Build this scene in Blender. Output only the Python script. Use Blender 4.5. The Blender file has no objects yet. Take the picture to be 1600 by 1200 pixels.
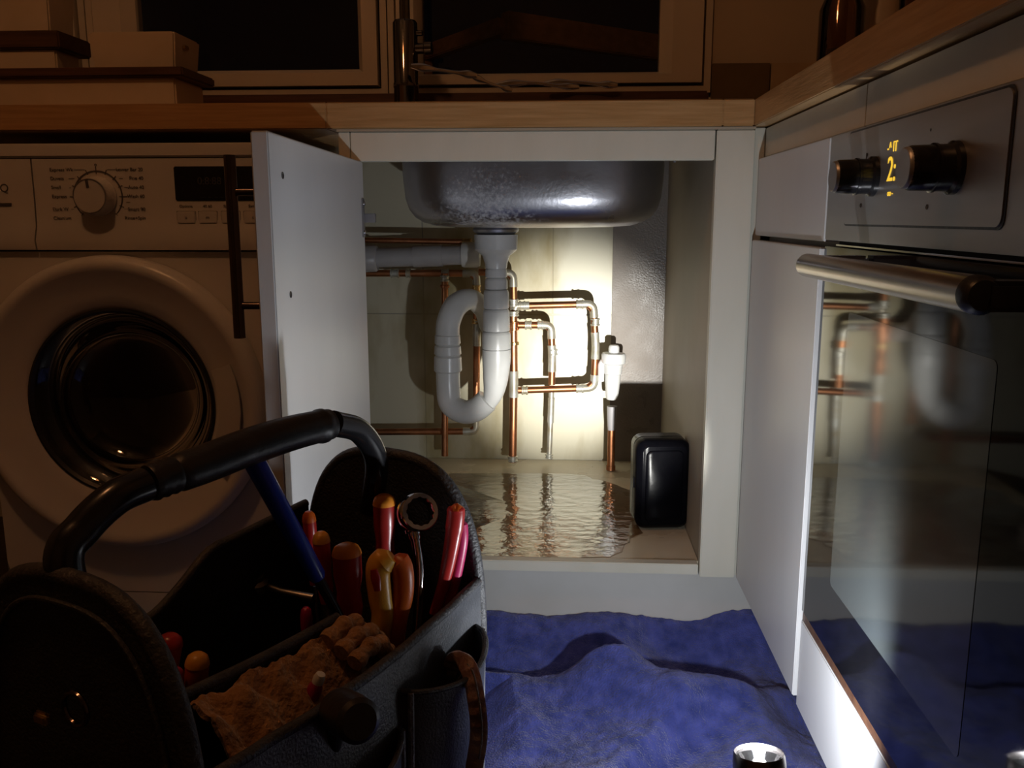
import bpy, bmesh, math, random
from mathutils import Vector, Matrix, noise
random.seed(7)
S = bpy.context.scene
C = S.collection
PI = math.pi

# ------------------------------------------------------------------ camera
FPX = 1387.0
CAM = Vector((-.287, -1.405, .735))
YAW, PIT, ROL = -.058, -.185, -.0008
Fv = Vector((math.sin(YAW)*math.cos(PIT), math.cos(YAW)*math.cos(PIT), math.sin(PIT)))
Rv = Vector((math.cos(YAW), -math.sin(YAW), 0)); Uv = Rv.cross(Fv)
Rv, Uv = Rv*math.cos(ROL)+Uv*math.sin(ROL), -Rv*math.sin(ROL)+Uv*math.cos(ROL)
cd = bpy.data.cameras.new('camera'); cam = bpy.data.objects.new('camera', cd); C.objects.link(cam)
cd.sensor_width = 36; cd.lens = FPX/1600*36; cd.clip_start = .01
M3 = Matrix((Rv, Uv, -Fv)).transposed()
cam.matrix_world = Matrix.Translation(CAM) @ M3.to_4x4()
S.camera = cam

def at(px, py, x=None, y=None, z=None):
    """the point of a plane x=, y= or z= that lies at a place in the photograph"""
    d = Fv + Rv*((px-800)/FPX) - Uv*((py-600)/FPX)
    t = (x-CAM.x)/d.x if x is not None else (y-CAM.y)/d.y if y is not None else (z-CAM.z)/d.z
    return CAM + d*t

# ------------------------------------------------------------------ world, light, exposure
w = bpy.data.worlds.new('night'); S.world = w; w.use_nodes = True
w.node_tree.nodes['Background'].inputs[0].default_value = (.012, .010, .012, 1)
w.node_tree.nodes['Background'].inputs[1].default_value = .05
S.view_settings.view_transform = 'Standard'; S.view_settings.look = 'None'
S.view_settings.exposure = 0; S.view_settings.gamma = 1; S.view_settings.use_curve_mapping = False

WARM = (1.0, .47, .20)
def add_light(name, kind, loc, energy, color, **kw):
    l = bpy.data.lights.new(name, kind); l.energy = energy; l.color = color
    aim = kw.pop('aim', None)
    for k, v in kw.items(): setattr(l, k, v)
    o = bpy.data.objects.new(name, l); C.objects.link(o); o.location = loc
    if aim is not None: o.rotation_euler = (Vector(aim)-Vector(loc)).to_track_quat('-Z', 'Y').to_euler()
    return o
LAMP = Vector((-.95, -.95, 2.2))
add_light('ceiling_lamp_light', 'POINT', LAMP-Vector((0, 0, .07)), 8.3, WARM, shadow_soft_size=.06)
TORCH = Vector((-.112, -.690, .296))
add_light('torch_spill', 'SPOT', TORCH, 6.8, (.90, .94, 1.0), spot_size=math.radians(172), spot_blend=.5,
          shadow_soft_size=.010, aim=(-.22, .60, .44))
add_light('torch_beam', 'SPOT', TORCH, 135.0, (1.0, .985, .92), spot_size=math.radians(25.5), spot_blend=1,
          shadow_soft_size=.010, aim=(-.278, .645, .42))

# ------------------------------------------------------------------ materials
def mat(name, col, rough=.5, metal=0, col2=None, scale=8, stretch=(1, 1, 1), bump=0, bscale=60, spec=.5,
        rough2=None, emit=None, es=0, alpha=None, coat=0, detail=4, lo=.35, hi=.65, sheen=0):
    m = bpy.data.materials.new(name); m.use_nodes = True
    n = m.node_tree.nodes; l = m.node_tree.links; b = n['Principled BSDF']
    b.inputs['Base Color'].default_value = (*col, 1); b.inputs['Roughness'].default_value = rough
    b.inputs['Metallic'].default_value = metal; b.inputs['Specular IOR Level'].default_value = spec
    b.inputs['Coat Weight'].default_value = coat
    if sheen:
        b.inputs['Sheen Weight'].default_value = sheen; b.inputs['Sheen Roughness'].default_value = .4
    tc = n.new('ShaderNodeTexCoord'); mp = n.new('ShaderNodeMapping'); mp.inputs['Scale'].default_value = stretch
    l.new(tc.outputs['Object'], mp.inputs['Vector'])
    if col2 is not None or rough2 is not None:
        t = n.new('ShaderNodeTexNoise'); t.inputs['Scale'].default_value = scale; t.inputs['Detail'].default_value = detail
        l.new(mp.outputs[0], t.inputs['Vector'])
        r = n.new('ShaderNodeMapRange'); r.inputs['From Min'].default_value = lo; r.inputs['From Max'].default_value = hi
        l.new(t.outputs['Fac'], r.inputs['Value'])
        if col2 is not None:
            x = n.new('ShaderNodeMix'); x.data_type = 'RGBA'
            x.inputs['A'].default_value = (*col, 1); x.inputs['B'].default_value = (*col2, 1)
            l.new(r.outputs[0], x.inputs['Factor']); l.new(x.outputs['Result'], b.inputs['Base Color'])
        if rough2 is not None:
            q = n.new('ShaderNodeMapRange'); q.inputs['To Min'].default_value = rough; q.inputs['To Max'].default_value = rough2
            l.new(r.outputs[0], q.inputs['Value']); l.new(q.outputs[0], b.inputs['Roughness'])
    if bump:
        t2 = n.new('ShaderNodeTexNoise'); t2.inputs['Scale'].default_value = bscale; t2.inputs['Detail'].default_value = 5
        l.new(mp.outputs[0], t2.inputs['Vector'])
        u = n.new('ShaderNodeBump'); u.inputs['Strength'].default_value = bump; u.inputs['Distance'].default_value = .004
        l.new(t2.outputs['Fac'], u.inputs['Height']); l.new(u.outputs[0], b.inputs['Normal'])
    if emit is not None:
        b.inputs['Emission Color'].default_value = (*emit, 1); b.inputs['Emission Strength'].default_value = es
    return m

M = {}
M['oak'] = mat('oak_worktop', (.50, .30, .135), .28, col2=(.40, .225, .09), scale=9, stretch=(1.2, 14, 26), bump=.12, bscale=30)
M['oak_y'] = mat('oak_worktop_side', (.50, .30, .135), .30, col2=(.40, .225, .09), scale=9, stretch=(14, 1.2, 26), bump=.12, bscale=30)
M['paint'] = mat('ivory_painted_wood', (.67, .655, .565), .42, col2=(.63, .615, .52), scale=5, stretch=(3, 3, .8), bump=.06, bscale=40)
M['door'] = mat('white_foil_door', (.62, .62, .62), .34, col2=(.585, .585, .59), scale=4, stretch=(2, 2, .6), bump=.03, bscale=90)
M['plinth'] = mat('plinth_board', (.62, .61, .58), .45, col2=(.55, .54, .50), scale=6)
M['shelf'] = mat('damp_shelf_board', (.74, .67, .52), .35, col2=(.62, .52, .36), scale=7, stretch=(1, 1, 1), bump=.15, bscale=22, rough2=.2)
M['carcass'] = mat('carcass_board', (.42, .37, .29), .5, col2=(.36, .31, .23), scale=5, bump=.05)
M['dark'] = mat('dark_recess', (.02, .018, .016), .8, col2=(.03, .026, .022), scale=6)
M['steel'] = mat('brushed_steel', (.50, .50, .52), .30, 1, col2=(.42, .42, .45), scale=14, stretch=(1, 1, 1), bump=.03, bscale=220, rough2=.40)
M['fascia'] = mat('oven_fascia_steel', (.45, .44, .43), .38, .75, col2=(.40, .39, .38), scale=6, stretch=(4, 1, 8), bump=.02, bscale=150)
M['darkchrome'] = mat('smoked_chrome', (.22, .20, .19), .07, 1, col2=(.18, .17, .16), scale=10, bump=.01)
M['chrome'] = mat('chrome', (.75, .75, .77), .08, 1, col2=(.70, .70, .72), scale=10, bump=.01)
M['darkbar'] = mat('dark_polished_bar', (.16, .12, .10), .16, 1, col2=(.12, .09, .08), scale=20)
M['bar'] = mat('satin_metal_bar', (.55, .50, .45), .28, 1, col2=(.50, .45, .40), scale=20)
M['copper'] = mat('copper_pipe', (.62, .27, .13), .32, 1, col2=(.36, .15, .07), scale=22, stretch=(1, 1, 1), rough2=.5)
M['solder'] = mat('solder_and_paint_on_joint', (.60, .60, .54), .35, .6, col2=(.48, .42, .30), scale=40)
M['brass'] = mat('brass', (.70, .50, .22), .3, 1, col2=(.55, .36, .15), scale=30)
M['pvc'] = mat('white_pvc', (.66, .66, .65), .28, col2=(.58, .58, .56), scale=14, bump=.03, bscale=30)
M['pvc_grey'] = mat('grey_pvc', (.42, .41, .42), .35, col2=(.36, .34, .34), scale=12)
M['rubber'] = mat('black_rubber', (.012, .012, .014), .38, col2=(.02, .02, .022), scale=30, bump=.15, bscale=120)
M['tube'] = mat('black_enamel_tube', (.010, .010, .012), .22, col2=(.016, .016, .018), scale=20)
M['nylon'] = mat('black_nylon', (.012, .012, .013), .62, col2=(.02, .02, .021), scale=60, bump=.6, bscale=350)
M['nylon_side'] = mat('lit_side_black_nylon', (.055, .058, .064), .36, col2=(.085, .088, .095), scale=26, bump=.25, bscale=420)  # base lightened to put the torchlight into the bag's right side
M['binding'] = mat('bag_binding', (.03, .03, .032), .5, col2=(.05, .05, .052), scale=80, bump=.5, bscale=300)
M['webbing'] = mat('grey_webbing', (.18, .18, .20), .55, col2=(.10, .10, .11), scale=60, bump=.6, bscale=300)
M['case'] = mat('black_plastic_case', (.0018, .0018, .003), .24, col2=(.0028, .0028, .004), scale=30, bump=.05, bscale=60, spec=.07)
M['white'] = mat('white_appliance_enamel', (.62, .60, .57), .28, col2=(.59, .57, .54), scale=5)
M['white2'] = mat('white_appliance_plastic', (.58, .56, .53), .35, col2=(.55, .53, .50), scale=5)
M['print'] = mat('grey_print', (.07, .065, .06), .5, col2=(.09, .08, .075), scale=50)
M['blackglass'] = mat('black_glass', (.004, .004, .005), .05, col2=(.006, .006, .007), scale=10, spec=.6)
M['drumsteel'] = mat('drum_steel', (.5, .45, .4), .25, 1, col2=(.4, .35, .3), scale=18, stretch=(1, 3, 1))
M['frame'] = mat('window_upvc', (.62, .56, .47), .4, col2=(.58, .52, .43), scale=6, bump=.03)
M['cream'] = mat('cream_ceramic', (.60, .50, .37), .45, col2=(.54, .44, .31), scale=9, bump=.06)
M['darkwood'] = mat('dark_wood', (.10, .045, .02), .45, col2=(.06, .025, .012), scale=12, stretch=(1, 8, 12), bump=.08)
M['plaster'] = mat('painted_plaster', (.50, .42, .31), .7, col2=(.46, .385, .28), scale=5, bump=.08, bscale=80)
M['ceil'] = mat('ceiling_paint', (.40, .38, .34), .8, col2=(.56, .53, .46), scale=4, bump=.05)
M['tile_b'] = mat('brown_glazed_tile', (.16, .115, .055), .35, col2=(.13, .09, .04), scale=12, bump=.05)
M['tile_c'] = mat('cream_glazed_tile', (.48, .38, .25), .3, col2=(.44, .34, .22), scale=12, bump=.05)
M['floor'] = mat('dark_floor', (.06, .045, .035), .5, col2=(.04, .03, .024), scale=7, stretch=(1, 6, 1), bump=.1)
M['towel'] = mat('blue_towelling', (.038, .052, .22), .95, col2=(.095, .115, .42), scale=42, bump=1.0, bscale=380, spec=.08, sheen=.34, lo=.3, hi=.7)
M['red'] = mat('red_handle', (.40, .022, .018), .3, col2=(.28, .018, .015), scale=16, bump=.05)
M['orange'] = mat('orange_handle', (.55, .11, .012), .35, col2=(.42, .05, .012), scale=22, bump=.05)
M['yellow'] = mat('yellow_handle', (.75, .42, .05), .35, col2=(.62, .26, .03), scale=22, bump=.05)
M['blue'] = mat('blue_handle', (.01, .05, .55), .28, col2=(.012, .04, .42), scale=12)
M['cap'] = mat('light_orange_cap', (.80, .30, .03), .35, col2=(.7, .22, .02), scale=30)
M['pink'] = mat('magenta_handle', (.40, .02, .10), .4, col2=(.3, .015, .07), scale=20)
M['tan'] = mat('tan_suede', (.42, .23, .10), .9, col2=(.28, .14, .055), scale=26, bump=1, bscale=180, sheen=.4)
M['leather'] = mat('worn_brown_leather', (.42, .32, .28), .42, col2=(.20, .10, .08), scale=30, bump=.8, bscale=90)
M['amber'] = mat('amber_display', (.3, .2, .02), .4, col2=(.28, .18, .02), scale=30, emit=(1, .62, .05), es=.9)
M['glow'] = mat('torch_led', (1, 1, 1), .3, col2=(.98, .98, 1), scale=30, emit=(.95, .96, 1), es=45)
M['shade'] = mat('lamp_shade', (.8, .6, .4), .6, col2=(.75, .55, .35), scale=10, emit=(1, .5, .2), es=.8)
M['gunmetal'] = mat('torch_metal', (.30, .28, .27), .3, 1, col2=(.22, .2, .19), scale=40)

def fresnel_film(name, ior, tint=(1, 1, 1), rough=.02, bump=0, bscale=30, boost=1.0, stretch=(1, 1, 1)):
    """clear thin film: see-through, mirror-like at its surface (water film, window glass)"""
    m = bpy.data.materials.new(name); m.use_nodes = True; n = m.node_tree.nodes; l = m.node_tree.links
    for x in list(n):
        if x.type != 'OUTPUT_MATERIAL': n.remove(x)
    out = [x for x in n if x.type == 'OUTPUT_MATERIAL'][0]
    tr = n.new('ShaderNodeBsdfTransparent'); tr.inputs[0].default_value = (*tint, 1)
    gl = n.new('ShaderNodeBsdfGlossy'); gl.inputs['Roughness'].default_value = rough
    fr = n.new('ShaderNodeFresnel'); fr.inputs['IOR'].default_value = ior
    mu = n.new('ShaderNodeMath'); mu.operation = 'MULTIPLY'; mu.use_clamp = True; mu.inputs[1].default_value = boost
    mx = n.new('ShaderNodeMixShader')
    l.new(fr.outputs[0], mu.inputs[0]); l.new(mu.outputs[0], mx.inputs[0]); l.new(tr.outputs[0], mx.inputs[1]); l.new(gl.outputs[0], mx.inputs[2])
    if bump:
        tc = n.new('ShaderNodeTexCoord'); mp = n.new('ShaderNodeMapping'); mp.inputs['Scale'].default_value = stretch
        t = n.new('ShaderNodeTexNoise'); t.inputs['Scale'].default_value = bscale; t.inputs['Detail'].default_value = 3
        u = n.new('ShaderNodeBump'); u.inputs['Strength'].default_value = bump; u.inputs['Distance'].default_value = .003
        l.new(tc.outputs['Object'], mp.inputs[0]); l.new(mp.outputs[0], t.inputs['Vector']); l.new(t.outputs['Fac'], u.inputs['Height'])
        l.new(u.outputs[0], gl.inputs['Normal']); l.new(u.outputs[0], fr.inputs['Normal'])
    l.new(mx.outputs[0], out.inputs[0])
    return m
M['water'] = fresnel_film('water_film', 1.55, (1, .99, .97), .04, .6, 34, 2.0, (1, 1.6, 1))
M['glass'] = fresnel_film('window_glass', 1.5, (.9, .9, .9), .0, boost=.9)
M['ovenpane'] = fresnel_film('oven_pane', 1.5, (.75, .78, .80), .03, boost=1.5)
M['jar'] = fresnel_film('jar_glass', 1.5, (.70, .55, .42), .03, boost=1.6)

def wall_tiles(name, col, col2, grout, w_, h_, stain):
    m = bpy.data.materials.new(name); m.use_nodes = True; n = m.node_tree.nodes; l = m.node_tree.links; b = n['Principled BSDF']
    tc = n.new('ShaderNodeTexCoord'); sx = n.new('ShaderNodeSeparateXYZ'); cx = n.new('ShaderNodeCombineXYZ')
    l.new(tc.outputs['Object'], sx.inputs[0]); l.new(sx.outputs['X'], cx.inputs['X']); l.new(sx.outputs['Z'], cx.inputs['Y'])
    mp = n.new('ShaderNodeMapping'); mp.inputs['Location'].default_value = (.312, -.515, 0)
    l.new(cx.outputs[0], mp.inputs[0])
    br = n.new('ShaderNodeTexBrick'); br.offset = 0; br.inputs['Scale'].default_value = 1
    br.inputs['Brick Width'].default_value = w_; br.inputs['Row Height'].default_value = h_
    br.inputs['Mortar Size'].default_value = .0016; br.inputs['Mortar Smooth'].default_value = .3
    br.inputs['Color1'].default_value = (*col, 1); br.inputs['Color2'].default_value = (*col2, 1); br.inputs['Mortar'].default_value = (*grout, 1)
    l.new(mp.outputs[0], br.inputs['Vector'])
    t = n.new('ShaderNodeTexNoise'); t.inputs['Scale'].default_value = 5.5; t.inputs['Detail'].default_value = 6
    mp2 = n.new('ShaderNodeMapping'); mp2.inputs['Scale'].default_value = (1.6, 1, .6); l.new(tc.outputs['Object'], mp2.inputs[0]); l.new(mp2.outputs[0], t.inputs['Vector'])
    r = n.new('ShaderNodeMapRange'); r.inputs['From Min'].default_value = .48; r.inputs['From Max'].default_value = .72; l.new(t.outputs['Fac'], r.inputs['Value'])
    x = n.new('ShaderNodeMix'); x.data_type = 'RGBA'; x.inputs['B'].default_value = (*stain, 1)
    l.new(r.outputs[0], x.inputs['Factor']); l.new(br.outputs['Color'], x.inputs['A']); l.new(x.outputs['Result'], b.inputs['Base Color'])
    u = n.new('ShaderNodeBump'); u.inputs['Strength'].default_value = .4; u.inputs['Distance'].default_value = .002; u.invert = True
    l.new(br.outputs['Fac'], u.inputs['Height']); l.new(u.outputs[0], b.inputs['Normal']); b.inputs['Roughness'].default_value = .38
    return m
M['walltile'] = wall_tiles('cream_wall_tiles', (.64, .60, .45), (.62, .575, .42), (.38, .36, .30), .30, .42, (.34, .27, .11))

def scaled_steel():
    """sink underside: brushed steel with a crust of limescale round the waste"""
    m = mat('sink_steel_with_limescale', (.46, .46, .49), .27, 1, col2=(.34, .34, .38), scale=7, bump=.05, bscale=140, rough2=.38)
    n = m.node_tree.nodes; l = m.node_tree.links; b = n['Principled BSDF']
    tc = n.new('ShaderNodeTexCoord'); ds = n.new('ShaderNodeVectorMath'); ds.operation = 'DISTANCE'; ds.inputs[1].default_value = (-.42, .12, .735)
    sc = n.new('ShaderNodeVectorMath'); sc.operation = 'MULTIPLY'; sc.inputs[1].default_value = (1, 1, 1.6)
    l.new(tc.outputs['Object'], ds.inputs[0])
    t = n.new('ShaderNodeTexNoise'); t.inputs['Scale'].default_value = 160; t.inputs['Detail'].default_value = 8; t.inputs['Roughness'].default_value = .7; l.new(tc.outputs['Object'], t.inputs['Vector'])
    a = n.new('ShaderNodeMapRange'); a.inputs['From Min'].default_value = .03; a.inputs['From Max'].default_value = .16; a.inputs['To Min'].default_value = .50; a.inputs['To Max'].default_value = .18
    l.new(ds.outputs['Value'], a.inputs['Value'])
    s = n.new('ShaderNodeMath'); s.operation = 'ADD'; l.new(a.outputs[0], s.inputs[0]); l.new(t.outputs['Fac'], s.inputs[1])
    r = n.new('ShaderNodeMapRange'); r.inputs['From Min'].default_value = .90; r.inputs['From Max'].default_value = 1.10; l.new(s.outputs[0], r.inputs['Value'])
    old = b.inputs['Metallic']; q = n.new('ShaderNodeMapRange'); q.inputs['To Min'].default_value = 1; q.inputs['To Max'].default_value = .15
    l.new(r.outputs[0], q.inputs['Value']); l.new(q.outputs[0], old)
    x = n.new('ShaderNodeMix'); x.data_type = 'RGBA'; x.inputs['B'].default_value = (.55, .55, .58, 1)
    src = b.inputs['Base Color'].links[0].from_socket; l.new(src, x.inputs['A']); l.new(r.outputs[0], x.inputs['Factor']); l.new(x.outputs['Result'], b.inputs['Base Color'])
    return m
M['sink'] = scaled_steel()

# ------------------------------------------------------------------ mesh helpers
def tag(o, label=None, cat=None, group=None, kind=None):
    if label: o['label'] = label
    if cat: o['category'] = cat
    if group: o['group'] = group
    if kind: o['kind'] = kind
    return o
XFORM = None                                                 # transform put on a group: door swing, trap resize, bag scaling about the camera
def thing(name, label, cat, loc=(0, 0, 0), group=None, kind=None):
    if XFORM is not None: loc = XFORM @ Vector(loc)
    o = bpy.data.objects.new(name, None); C.objects.link(o); o.location = loc; o.empty_display_size = .05
    return tag(o, label, cat, group, kind)
def obj(name, bm, m, parent=None, smooth=True, label=None):
    """link a bmesh built in world coordinates as one object"""
    bmesh.ops.recalc_face_normals(bm, faces=bm.faces)
    if XFORM is not None:
        bm.transform(XFORM)
    me = bpy.data.meshes.new(name); bm.to_mesh(me); bm.free()
    if smooth:
        me.shade_smooth()
        try: me.set_sharp_from_angle(angle=math.radians(38))
        except Exception: pass
    me.materials.append(M[m] if isinstance(m, str) else m)
    o = bpy.data.objects.new(name, me); C.objects.link(o)
    if parent is not None:
        o.parent = parent
        if parent.type == 'EMPTY': o.matrix_parent_inverse = Matrix.Translation(-parent.location)
    if label: o['label'] = label
    return o
def one(name, bm, m, label, cat, group=None, kind=None, smooth=True):
    return tag(obj(name, bm, m, None, smooth), label, cat, group, kind)
def B(): return bmesh.new()
def merge(bm, other):
    me = bpy.data.meshes.new('t'); other.to_mesh(me); bm.from_mesh(me); bpy.data.meshes.remove(me); other.free()
def box(bm, x0, x1, y0, y1, z0, z1, bev=0, seg=2):
    b = bmesh.new(); bmesh.ops.create_cube(b, size=1)
    for v in b.verts: v.co = Vector(((x0+x1)/2+v.co.x*(x1-x0), (y0+y1)/2+v.co.y*(y1-y0), (z0+z1)/2+v.co.z*(z1-z0)))
    if bev: bmesh.ops.bevel(b, geom=b.edges[:], offset=bev, segments=seg, affect='EDGES', clamp_overlap=True)
    merge(bm, b); return bm
def boxo(bm, c, ax, ay, hx, hy, hz, bev=0, seg=2):
    """box with its own axes"""
    ax = Vector(ax).normalized(); ay = Vector(ay).normalized(); az = ax.cross(ay).normalized(); ay = az.cross(ax)
    b = bmesh.new(); bmesh.ops.create_cube(b, size=2)
    for v in b.verts: v.co = Vector((v.co.x*hx, v.co.y*hy, v.co.z*hz))
    if bev: bmesh.ops.bevel(b, geom=b.edges[:], offset=bev, segments=seg, affect='EDGES', clamp_overlap=True)
    for v in b.verts: v.co = Vector(c)+ax*v.co.x+ay*v.co.y+az*v.co.z
    merge(bm, b); return bm
def smooth_path(pts, rad=.02, n=6):
    pts = [Vector(p) for p in pts]; out = [pts[0]]
    for i in range(1, len(pts)-1):
        a, b, c = pts[i-1], pts[i], pts[i+1]
        d1 = (a-b); d2 = (c-b); r = min(rad, d1.length*.48, d2.length*.48)
        p, q = b+d1.normalized()*r, b+d2.normalized()*r
        for k in range(n+1):
            t = k/n; out.append(p.lerp(b, t).lerp(b.lerp(q, t), t))
    out.append(pts[-1]); return out
def catmull(pts, n=8):
    P = [Vector(p) for p in pts]; P = [P[0]*2-P[1]]+P+[P[-1]*2-P[-2]]; out = []
    for i in range(1, len(P)-2):
        for k in range(n):
            t = k/n; a, b, c, d = P[i-1:i+3]
            out.append(.5*((2*b)+(-a+c)*t+(2*a-5*b+4*c-d)*t*t+(-a+3*b-3*c+d)*t**3))
    out.append(P[-2]); return out
def sweep(bm, pts, r, seg=16, caps=True, flat=1.0, up=None):
    """tube along points; r a number or one value per point; flat squashes the second axis"""
    pts = [Vector(p) for p in pts]; n = len(pts); rs = r if isinstance(r, (list, tuple)) else [r]*n
    tan = [((pts[min(i+1, n-1)]-pts[max(i-1, 0)]).normalized()) for i in range(n)]
    u = Vector(up) if up else (Vector((0, 0, 1)) if abs(tan[0].z) < .9 else Vector((1, 0, 0)))
    u = (u-tan[0]*u.dot(tan[0])).normalized(); rings = []
    for i in range(n):
        u = (u-tan[i]*u.dot(tan[i])).normalized(); v = tan[i].cross(u)
        rings.append([bm.verts.new(pts[i]+(u*math.cos(2*PI*k/seg)+v*math.sin(2*PI*k/seg)*flat)*rs[i]) for k in range(seg)])
    for i in range(n-1):
        for k in range(seg):
            bm.faces.new((rings[i][k], rings[i][(k+1) % seg], rings[i+1][(k+1) % seg], rings[i+1][k]))
    if caps:
        bm.faces.new(rings[0][::-1]); bm.faces.new(rings[-1])
    return bm
def lathe(bm, prof, base, axis=(0, 0, 1), seg=32, closed=False):
    """prof: (radius, distance along axis)"""
    ax = Vector(axis).normalized(); u = Vector((0, 0, 1)) if abs(ax.z) < .9 else Vector((1, 0, 0))
    u = (u-ax*u.dot(ax)).normalized(); v = ax.cross(u); base = Vector(base); rings = []
    for r, h in prof:
        if r < 1e-6: rings.append([bm.verts.new(base+ax*h)])
        else: rings.append([bm.verts.new(base+ax*h+(u*math.cos(2*PI*k/seg)+v*math.sin(2*PI*k/seg))*r) for k in range(seg)])
    L = list(zip(rings, rings[1:]))
    if closed: L.append((rings[-1], rings[0]))
    for a, b in L:
        for k in range(seg):
            q = [a[k % len(a)], a[(k+1) % len(a)], b[(k+1) % len(b)], b[k % len(b)]]
            q = [x for i, x in enumerate(q) if x not in q[:i]]
            if len(q) > 2: bm.faces.new(q)
    return bm
def plate(bm, outline, nrm, th):
    """flat outline (world points) given a thickness along nrm"""
    nrm = Vector(nrm).normalized()*th
    a = [bm.verts.new(Vector(p)) for p in outline]; b = [bm.verts.new(Vector(p)+nrm) for p in outline]; n = len(a)
    bm.faces.new(a[::-1]); bm.faces.new(b)
    for i in range(n): bm.faces.new((a[i], a[(i+1) % n], b[(i+1) % n], b[i]))
    return bm
def grid(bm, fn, nu, nv, th=0):
    V = [[bm.verts.new(fn(i/nu, j/nv)) for j in range(nv+1)] for i in range(nu+1)]
    for i in range(nu):
        for j in range(nv): bm.faces.new((V[i][j], V[i+1][j], V[i+1][j+1], V[i][j+1]))
    if th:
        bmesh.ops.recalc_face_normals(bm, faces=bm.faces)
        bmesh.ops.solidify(bm, geom=bm.faces[:], thickness=th)
    return bm
def text(name, s, size, c, right, up, m, parent, ext=.0002, align='CENTER'):
    cu = bpy.data.curves.new('t', 'FONT'); cu.body = s; cu.size = size; cu.align_x = align; cu.align_y = 'CENTER'; cu.extrude = ext
    t = bpy.data.objects.new('t', cu); C.objects.link(t)
    bpy.context.view_layer.update(); dg = bpy.context.evaluated_depsgraph_get()
    me = bpy.data.meshes.new_from_object(t.evaluated_get(dg)); bpy.data.objects.remove(t)
    right = Vector(right).normalized(); up = Vector(up).normalized(); nn = right.cross(up)
    bm = B(); bm.from_mesh(me); bpy.data.meshes.remove(me)
    for v in bm.verts: v.co = Vector(c)+right*v.co.x+up*v.co.y+nn*v.co.z
    return obj(name, bm, m, parent, smooth=False)

# ------------------------------------------------------------------ the room
WY = .645                                                    # face of the wall under and behind the sink
b = box(B(), -2.6, .66, -3.2, WY+.1, -.1, 0); tag(obj('floor', b, 'floor', smooth=False), kind='structure')
b = box(B(), -2.6, .66, WY, WY+.1, 0, .995); tag(obj('wall_back', b, 'walltile', smooth=False), kind='structure')
b = B(); box(b, .03, .66, WY, WY+.1, .996, 2.4); box(b, -2.6, .03, WY, WY+.1, 1.96, 2.4)
tag(obj('wall_back_upper', b, 'plaster', smooth=False), kind='structure'); bpy.data.objects['wall_back_upper'].name = 'wall_back.001'
b = box(B(), .66, .76, -3.2, WY+.1, 0, 2.4); tag(obj('wall_right', b, 'plaster', smooth=False), kind='structure')
b = box(B(), -2.7, -2.6, -3.2, WY+.1, 0, 2.4); tag(obj('wall_left', b, 'plaster', smooth=False), kind='structure')
b = box(B(), -2.7, .76, -3.3, -3.2, 0, 2.4); tag(obj('wall_front', b, 'plaster', smooth=False), kind='structure')
b = box(B(), -2.7, .76, -3.3, WY+.1, 2.4, 2.5); tag(obj('ceiling', b, 'ceil', smooth=False), kind='structure')
b = box(B(), -2.6, .02, WY-.045, WY+.06, .9105, 1.003, .004); tag(obj('trim_1', b, 'darkwood', smooth=True), kind='structure')

def ring_frame(bm, x0, x1, z0, z1, w0, w1, y0, y1, wb=None, wt=None):
    """rectangular frame with mitred, chamfered section: outer rect to inner opening"""
    wb = w0 if wb is None else wb; wt = w0 if wt is None else wt
    prof = [(0, y1), (0, y0), (.72, y0), (1, y0+(y1-y0)*.45), (1, y1)]
    out = [(x0, z0), (x1, z0), (x1, z1), (x0, z1)]; inn = [(x0+w0, z0+wb), (x1-w1, z0+wb), (x1-w1, z1-wt), (x0+w0, z1-wt)]
    R_ = []
    for t, y in prof: R_.append([bm.verts.new((out[k][0]*(1-t)+inn[k][0]*t, y, out[k][1]*(1-t)+inn[k][1]*t)) for k in range(4)])
    for i in range(len(R_)):
        a, c = R_[i], R_[(i+1) % len(R_)]
        for k in range(4): bm.faces.new((a[k], a[(k+1) % 4], c[(k+1) % 4], c[k]))
    return bm
def window(n, x0, x1, gx0, gx1, gz):
    z0, z1 = 1.004, 1.955
    root = ring_frame(B(), x0, x1, z0, z1, .020, .020, WY-.006, WY+.055)
    r = obj('window_%d' % n, root, 'frame'); tag(r, kind='structure')
    obj('sash', ring_frame(B(), x0+.0205, x1-.0205, z0+.0205, z1-.0205, gx0-x0-.0205, x1-gx1-.0205, WY-.016, WY+.04, gz-z0-.0205, .05), 'frame', r)
    obj('pane', box(B(), gx0-.01, gx1+.01, WY+.018, WY+.022, gz-.01, z1-.06), 'glass', r, False)
window(1, -.679, .028, -.605, -.083, 1.050)
window(2, -1.36, -.682, -1.252, -.748, 1.062)
window(3, -2.40, -1.363, -2.33, -1.42, 1.062)
# tiles right of the window
t = tag(obj('trim_2', box(B(), .030, .155, WY-.008, WY-.0005, .9105, 1.064, .0015), 'tile_b'), kind='structure')
t = tag(obj('trim_3', box(B(), .157, .655, WY-.008, WY-.0005, .9105, 1.064, .0015), 'tile_c'), kind='structure')

M['boxing'] = mat('bare_grey_plasterboard', (.25, .215, .185), .6, col2=(.19, .16, .135), scale=9, bump=.25, bscale=260, rough2=.25)
tag(obj('trim_4', box(B(), -.176, -.0405, WY-.006, WY-.0003, .002, .868, .0006), 'boxing'), kind='structure')
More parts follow.
